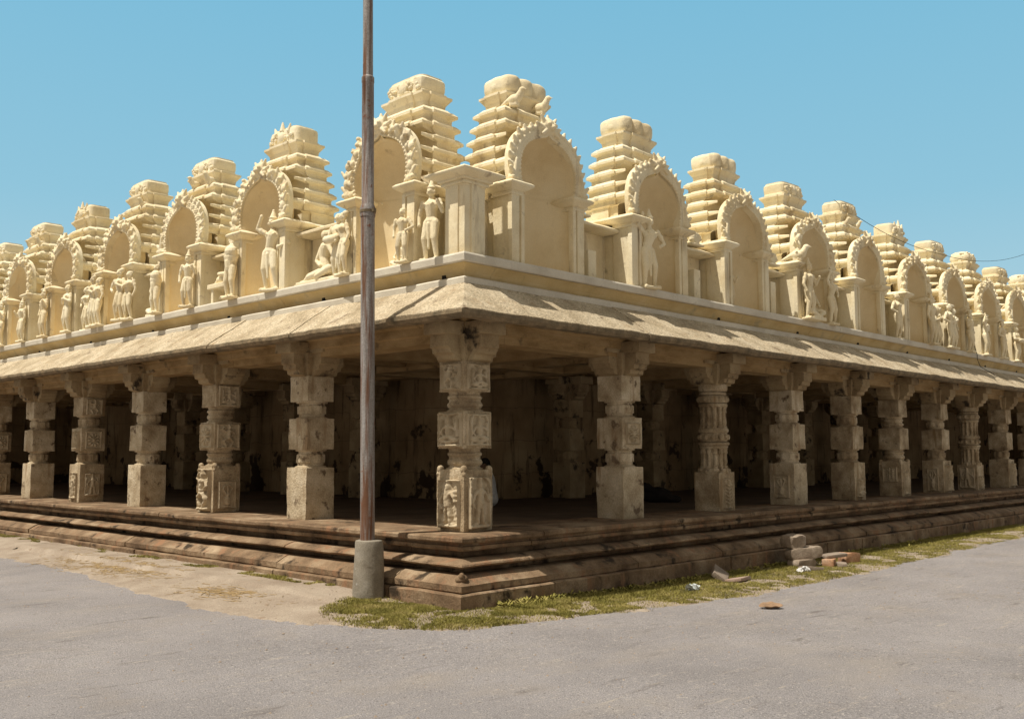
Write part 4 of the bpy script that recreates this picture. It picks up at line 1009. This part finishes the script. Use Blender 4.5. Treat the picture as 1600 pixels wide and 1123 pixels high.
# ---------------------------------------------------------------- loose things
def rock(name, size, loc, rz, material, label, cat, seed, tilt=(0, 0), rough=.12, group=None, sub=.05):
    m = M(); a, b, c = size; m.box((-a / 2, -b / 2, 0), (a / 2, b / 2, c), sub)
    out = []
    for p in m.v:
        q = Vector(p); k = Vector((q.x / (a / 2), q.y / (b / 2), (q.z - c / 2) / (c / 2))); 
        if rough > .1: q = Vector((q.x * (1 - .16 * k.y ** 2 * rough / .2 - .1 * k.z ** 2), q.y * (1 - .16 * k.x ** 2), c / 2 + (q.z - c / 2) * (1 - .18 * k.x ** 2)))
        q += nv(q, 1.8 / max(a, b), seed) * min(size) * rough * 1.3 + nv(q, 12, seed) * min(size) * rough * .3; out.append(tuple(q))
    m.v = out
    o = mk(name, m, material, bevel=.006, smooth=32); o.location = loc; o.rotation_euler = (radians(tilt[0]), radians(tilt[1]), rz)
    tag(o, label, cat, group or {'stone': 'loose stones of the rubble heap', 'brick': 'broken bricks of the rubble heap', 'slab': 'loose slabs lying by the right plinth'}[name]); return o
# stack beside the right plinth
rock('stone', (.46, .26, .13), (6.30, -.66, -.055), radians(-12), ROCK, 'dark squat stone at the bottom of the rubble heap', 'stone', 3.9, (0, 0), .14)
rock('stone', (.60, .24, .185), (6.40, -.66, .065), radians(-28), ROCK, 'long rough stone block lying under the boulder', 'stone', 1, (0, -7), .11)
rock('stone', (.36, .26, .20), (6.27, -.54, .235), radians(-14), ROCK, 'rounded boulder at the top of the rubble heap', 'stone', 2.5, (4, 3), .18)
rock('stone', (.40, .22, .06), (6.02, -.96, -.05), radians(-25), GREY, 'flat grey stone lying at the foot of the rubble heap', 'stone', 3.3, (-8, 6), .16)
rock('brick', (.22, .16, .12), (6.66, -.92, -.055), radians(15), BRICK, 'reddish brick holding up the thin pale slab', 'brick', 4.4, (0, 0), .1)
rock('slab', (.50, .24, .050), (6.90, -.86, .070), radians(-22), GREY, 'thin pale stone slab resting across a brick', 'slab', 5.1, (0, -3), .12)
rock('brick', (.34, .22, .17), (7.34, -.90, -.055), radians(-18), BRICK, 'big broken orange brick at the right end of the heap', 'brick', 6.2, (0, 4), .13)
rock('stone', (.17, .14, .075), (6.70, -1.10, -.05), radians(30), GREY, 'small grey stone on the grass in front of the brick', 'stone', 7.7, (0, 0), .18)
rock('slab', (.44, .22, .07), (4.18, -.56, .0), radians(30), GREY, 'grey slab propped against the footing of the right plinth', 'slab', 8.8, (38, -8), .10)
rock('slab', (.50, .26, .045), (4.25, -.82, -.04), radians(12), mat('reddish_slab', [(.30, .20, .15), (.42, .32, .26)], 5, 60, .2), 'low pinkish slab lying flat in front of the propped slab', 'slab', 9.4, (-10, 2), .14)
def bag(loc, r, seed, label, material):
    m = M(); rb = random.Random(seed)
    for k in range(9):
        rot = Matrix.Rotation(rb.uniform(0, 3), 3, 'X') @ Matrix.Rotation(rb.uniform(0, 3), 3, 'Z')
        m.ell((rb.gauss(0, r * .5), rb.gauss(0, r * .5), r * .3 + rb.uniform(0, r * .3)), (r * .6, r * .12, r * .45), 8, rot)
    m.disp(r * .3, 3 / r, seed); o = mk('plastic_bag', m, material, smooth=20); o.location = loc; tag(o, label, 'litter'); return o
bag((3.05, -.86, -.04), .09, 4, 'crumpled pale blue plastic bag in the grass left of the slabs', PLASTIC)
bag((5.72, -.95, -.04), .08, 6, 'crumpled white plastic bag below the rubble heap', WHITE)
# curled dry leaf on the asphalt
m = M(); v = []; f = []
for j in range(9):
    for i in range(13):
        x = (i / 12 - .5) * .40; w = .10 * sqrt(max(0, 1 - (x / .205) ** 2)) + .004; y = (j / 8 - .5) * 2 * w
        v.append((x, y, .012 + .05 * (abs(y) / .1) ** 2 + .03 * (x / .2) ** 2 + .006 * sin(x * 40)))
for j in range(8):
    for i in range(12): a = j * 13 + i; f.append((a, a + 1, a + 14, a + 13))
m.add(v, f); o = mk('dry_leaf', m, CARD, smooth=60, merge=0); o.scale = (.66, .66, .8); o.location = (2.5, -2.27, gz(2.5, -2.2)); o.rotation_euler = (radians(12), 0, radians(-40))
sd = o.modifiers.new('t', 'SOLIDIFY'); sd.thickness = .005
tag(o, 'curled brown dry leaf lying on the asphalt right of centre', 'leaf')

# ---------------------------------------------------------------- metal pole on its cement base
pr = empty('metal_pole', (-.412, 1.082, 0)); tag(pr, 'tall rusty metal pole set in a round cement base before the corner', 'pole')
m = M(); n = 40
def wob(r, z, a, am): return r * (1 + am * noise.noise(Vector((cos(a) * 1.3, sin(a) * 1.3, z * 3))))
R = []
for z, r in ((-.1, .178), (.0, .178), (.15, .176), (.3, .172), (.45, .166), (.58, .160), (.655, .158), (.675, .150), (.683, .12), (.684, .04)):
    R.append([(wob(r, z, 2 * pi * i / n, .05) * cos(2 * pi * i / n), wob(r, z, 2 * pi * i / n, .05) * sin(2 * pi * i / n), z) for i in range(n)])
m.rings(R); m.disp(.004, 9, 2); mk('cement_base', m, CEM, pr)
m = M(); R = []
for z, r in ((.6, .081), (2.2, .080), (4.36, .080), (4.37, .087), (4.40, .089), (4.47, .089), (4.50, .080), (4.52, .071), (5.96, .0695), (5.97, .074), (6.03, .074), (6.05, .060), (8.6, .055), (8.6, .001)):
    R.append([(r * cos(2 * pi * i / 28), r * sin(2 * pi * i / 28), z) for i in range(28)])
m.rings(R)
sh = mk('pole_shaft', m, POLE, pr, smooth=30)
sh.rotation_euler = (radians(-.42), radians(-.42), 0); sh.location = (-.008, .008, 0)
m = M(); R = []
for z, r in ((4.415, .094), (4.445, .094)): R.append([(r * cos(2 * pi * i / 24), r * sin(2 * pi * i / 24), z) for i in range(24)])
m.rings(R); m.box((-.02, -.13, 4.41), (.02, -.085, 4.45)); mk('clamp_ring', m, EDGE, sh)

# ---------------------------------------------------------------- cables
def cable(name, P, r, label):
    m = M(); P = [Vector(p) for p in P]; Rg = []
    for i, p in enumerate(P):
        d = (P[min(i + 1, len(P) - 1)] - P[max(i - 1, 0)]).normalized(); q = d.to_track_quat('Z', 'Y')
        Rg.append([p + q @ Vector((r * cos(k * pi / 3), r * sin(k * pi / 3), 0)) for k in range(6)])
    m.rings(Rg); o = mk(name, m, WIRE, smooth=60); tag(o, label, 'cable'); return o
pts = [(11.02, .88, 6.66)]
for i in range(1, 41):
    t = i / 40; x = 11.02 + t * 19; z = 6.20 + .0185 * (x - 15.0) ** 2 if x > 15 else 6.20 + .029 * (x - 15.0) ** 2
    pts.append((x, .88 - .3 * min(1, t * 4), z))
cable('overhead_cable', pts, .0055, 'black cable sagging from a shrine roof out to the right')
cable('hanging_cable', [(17.0, .40, 4.34), (17.12, .36, 4.10), (17.3, .38, 3.98), (17.42, .42, 3.86), (17.6, .42, 3.70), (17.9, .2, 3.50)], .007, 'thin black cable hanging over the ledge onto the eave')

# ---------------------------------------------------------------- seated person and bundle inside
def skin_mesh(chains, material, name, sub=2):
    """chains of (point, radius) branches grown into one surface"""
    m = M()
    for ch in chains:
        for (a, ra), (b, rb_) in zip(ch, ch[1:]): m.capsule(a, ra, b, rb_, 12, 4)
    return melt(m, .011, material, name, 3)
pp = empty('person', (4.72, 4.29, FZ), radians(-125)); tag(pp, 'person in white clothes sitting on the gallery floor behind the corner pillar', 'person')
V = Vector
body = M(); c = body.capsule
body.ell((0, 0, .11), (.17, .13, .12)); c((0, 0, .14), .12, (0, -.03, .33), .115, 14); c((0, -.03, .33), .12, (0, -.06, .46), .13, 14); body.ell((0, -.05, .50), (.18, .09, .07)); c((0, -.06, .52), .05, (0, -.08, .62), .045)
body.ell((0, -.11, .70), (.073, .09, .11)); body.ell((0, -.20, .695), (.014, .018, .022), 8); body.ell((0, -.185, .66), (.03, .016, .012), 8)
for s in (-1, 1): body.ell((s * .075, -.10, .70), (.014, .022, .032), 8); body.ell((s * .03, -.185, .72), (.014, .012, .010), 8)
for s in (-1, 1):
    c((s * .10, -.02, .12), .085, (s * .13, -.38, .40), .06, 12); c((s * .13, -.38, .40), .058, (s * .12, -.46, .06), .036, 12); c((s * .12, -.44, .035), .034, (s * .13, -.60, .025), .022)
    c((s * .19, -.06, .49), .05, (s * .23, -.24, .34), .038); c((s * .23, -.24, .34), .036, (s * .08, -.42, .42), .026); body.ell((s * .07, -.44, .42), (.03, .042, .022))
    for k in range(4): c((s * (.06 - .012 * k), -.46, .43 - .008 * k), .010, (s * (.0 - .012 * k), -.50 - .004 * k, .415 - .01 * k), .008, 6, 2)
    c((s * .09, -.43, .44), .011, (s * .07, -.48, .455), .009, 6, 2)
link('body', melt(body, .0085, SKIN, 'body', 2), pp)
sh_ = M(); c = sh_.capsule
sh_.ell((0, 0, .12), (.185, .145, .13)); c((0, 0, .14), .135, (0, -.03, .33), .13, 14); c((0, -.03, .33), .135, (0, -.06, .46), .14, 14); sh_.ell((0, -.05, .50), (.195, .105, .075))
for s in (-1, 1): c((s * .19, -.06, .49), .064, (s * .23, -.22, .36), .056)
link('shirt', melt(sh_, .012, WHITE, 'shirt', 1), pp)
dh = M(); c = dh.capsule
for s in (-1, 1): c((s * .10, -.02, .12), .10, (s * .13, -.38, .39), .078, 12); c((s * .13, -.38, .39), .078, (s * .12, -.45, .13), .062, 12)
c((-.10, -.2, .26), .06, (.10, -.2, .26), .06); c((-.1, -.36, .30), .05, (.1, -.36, .30), .05)
link('trousers', melt(dh, .012, WHITE, 'trousers', 1), pp)
hr = M(); hr.ell((0, -.09, .745), (.083, .092, .085)); hr.ell((0, -.05, .70), (.078, .06, .09)); link('hair', melt(hr, .01, HAIR, 'hair', 1), pp)
# dark bundle
m = M(); rb = random.Random(4)
m.ell((0, 0, .13), (.30, .22, .16)); m.ell((-.22, .03, .20), (.20, .18, .17)); m.ell((.26, -.03, .06), (.22, .15, .08)); m.capsule((-.05, -.1, .2), .08, (.38, -.1, .06), .05)
for k in range(10): m.capsule((rb.uniform(-.3, .1), rb.uniform(-.2, .1), .26), .03, (rb.uniform(.1, .4), rb.uniform(-.2, .1), .05), .02, 6, 2)
o = link('cloth_bundle', melt(m, .016, DCLOTH, 'cloth_bundle', 2)); o.location = (7.85, 3.05, FZ - .01); o.rotation_euler = (0, 0, radians(-46)); tag(o, 'dark cloth bundle slumped on the shaded gallery floor', 'bundle')
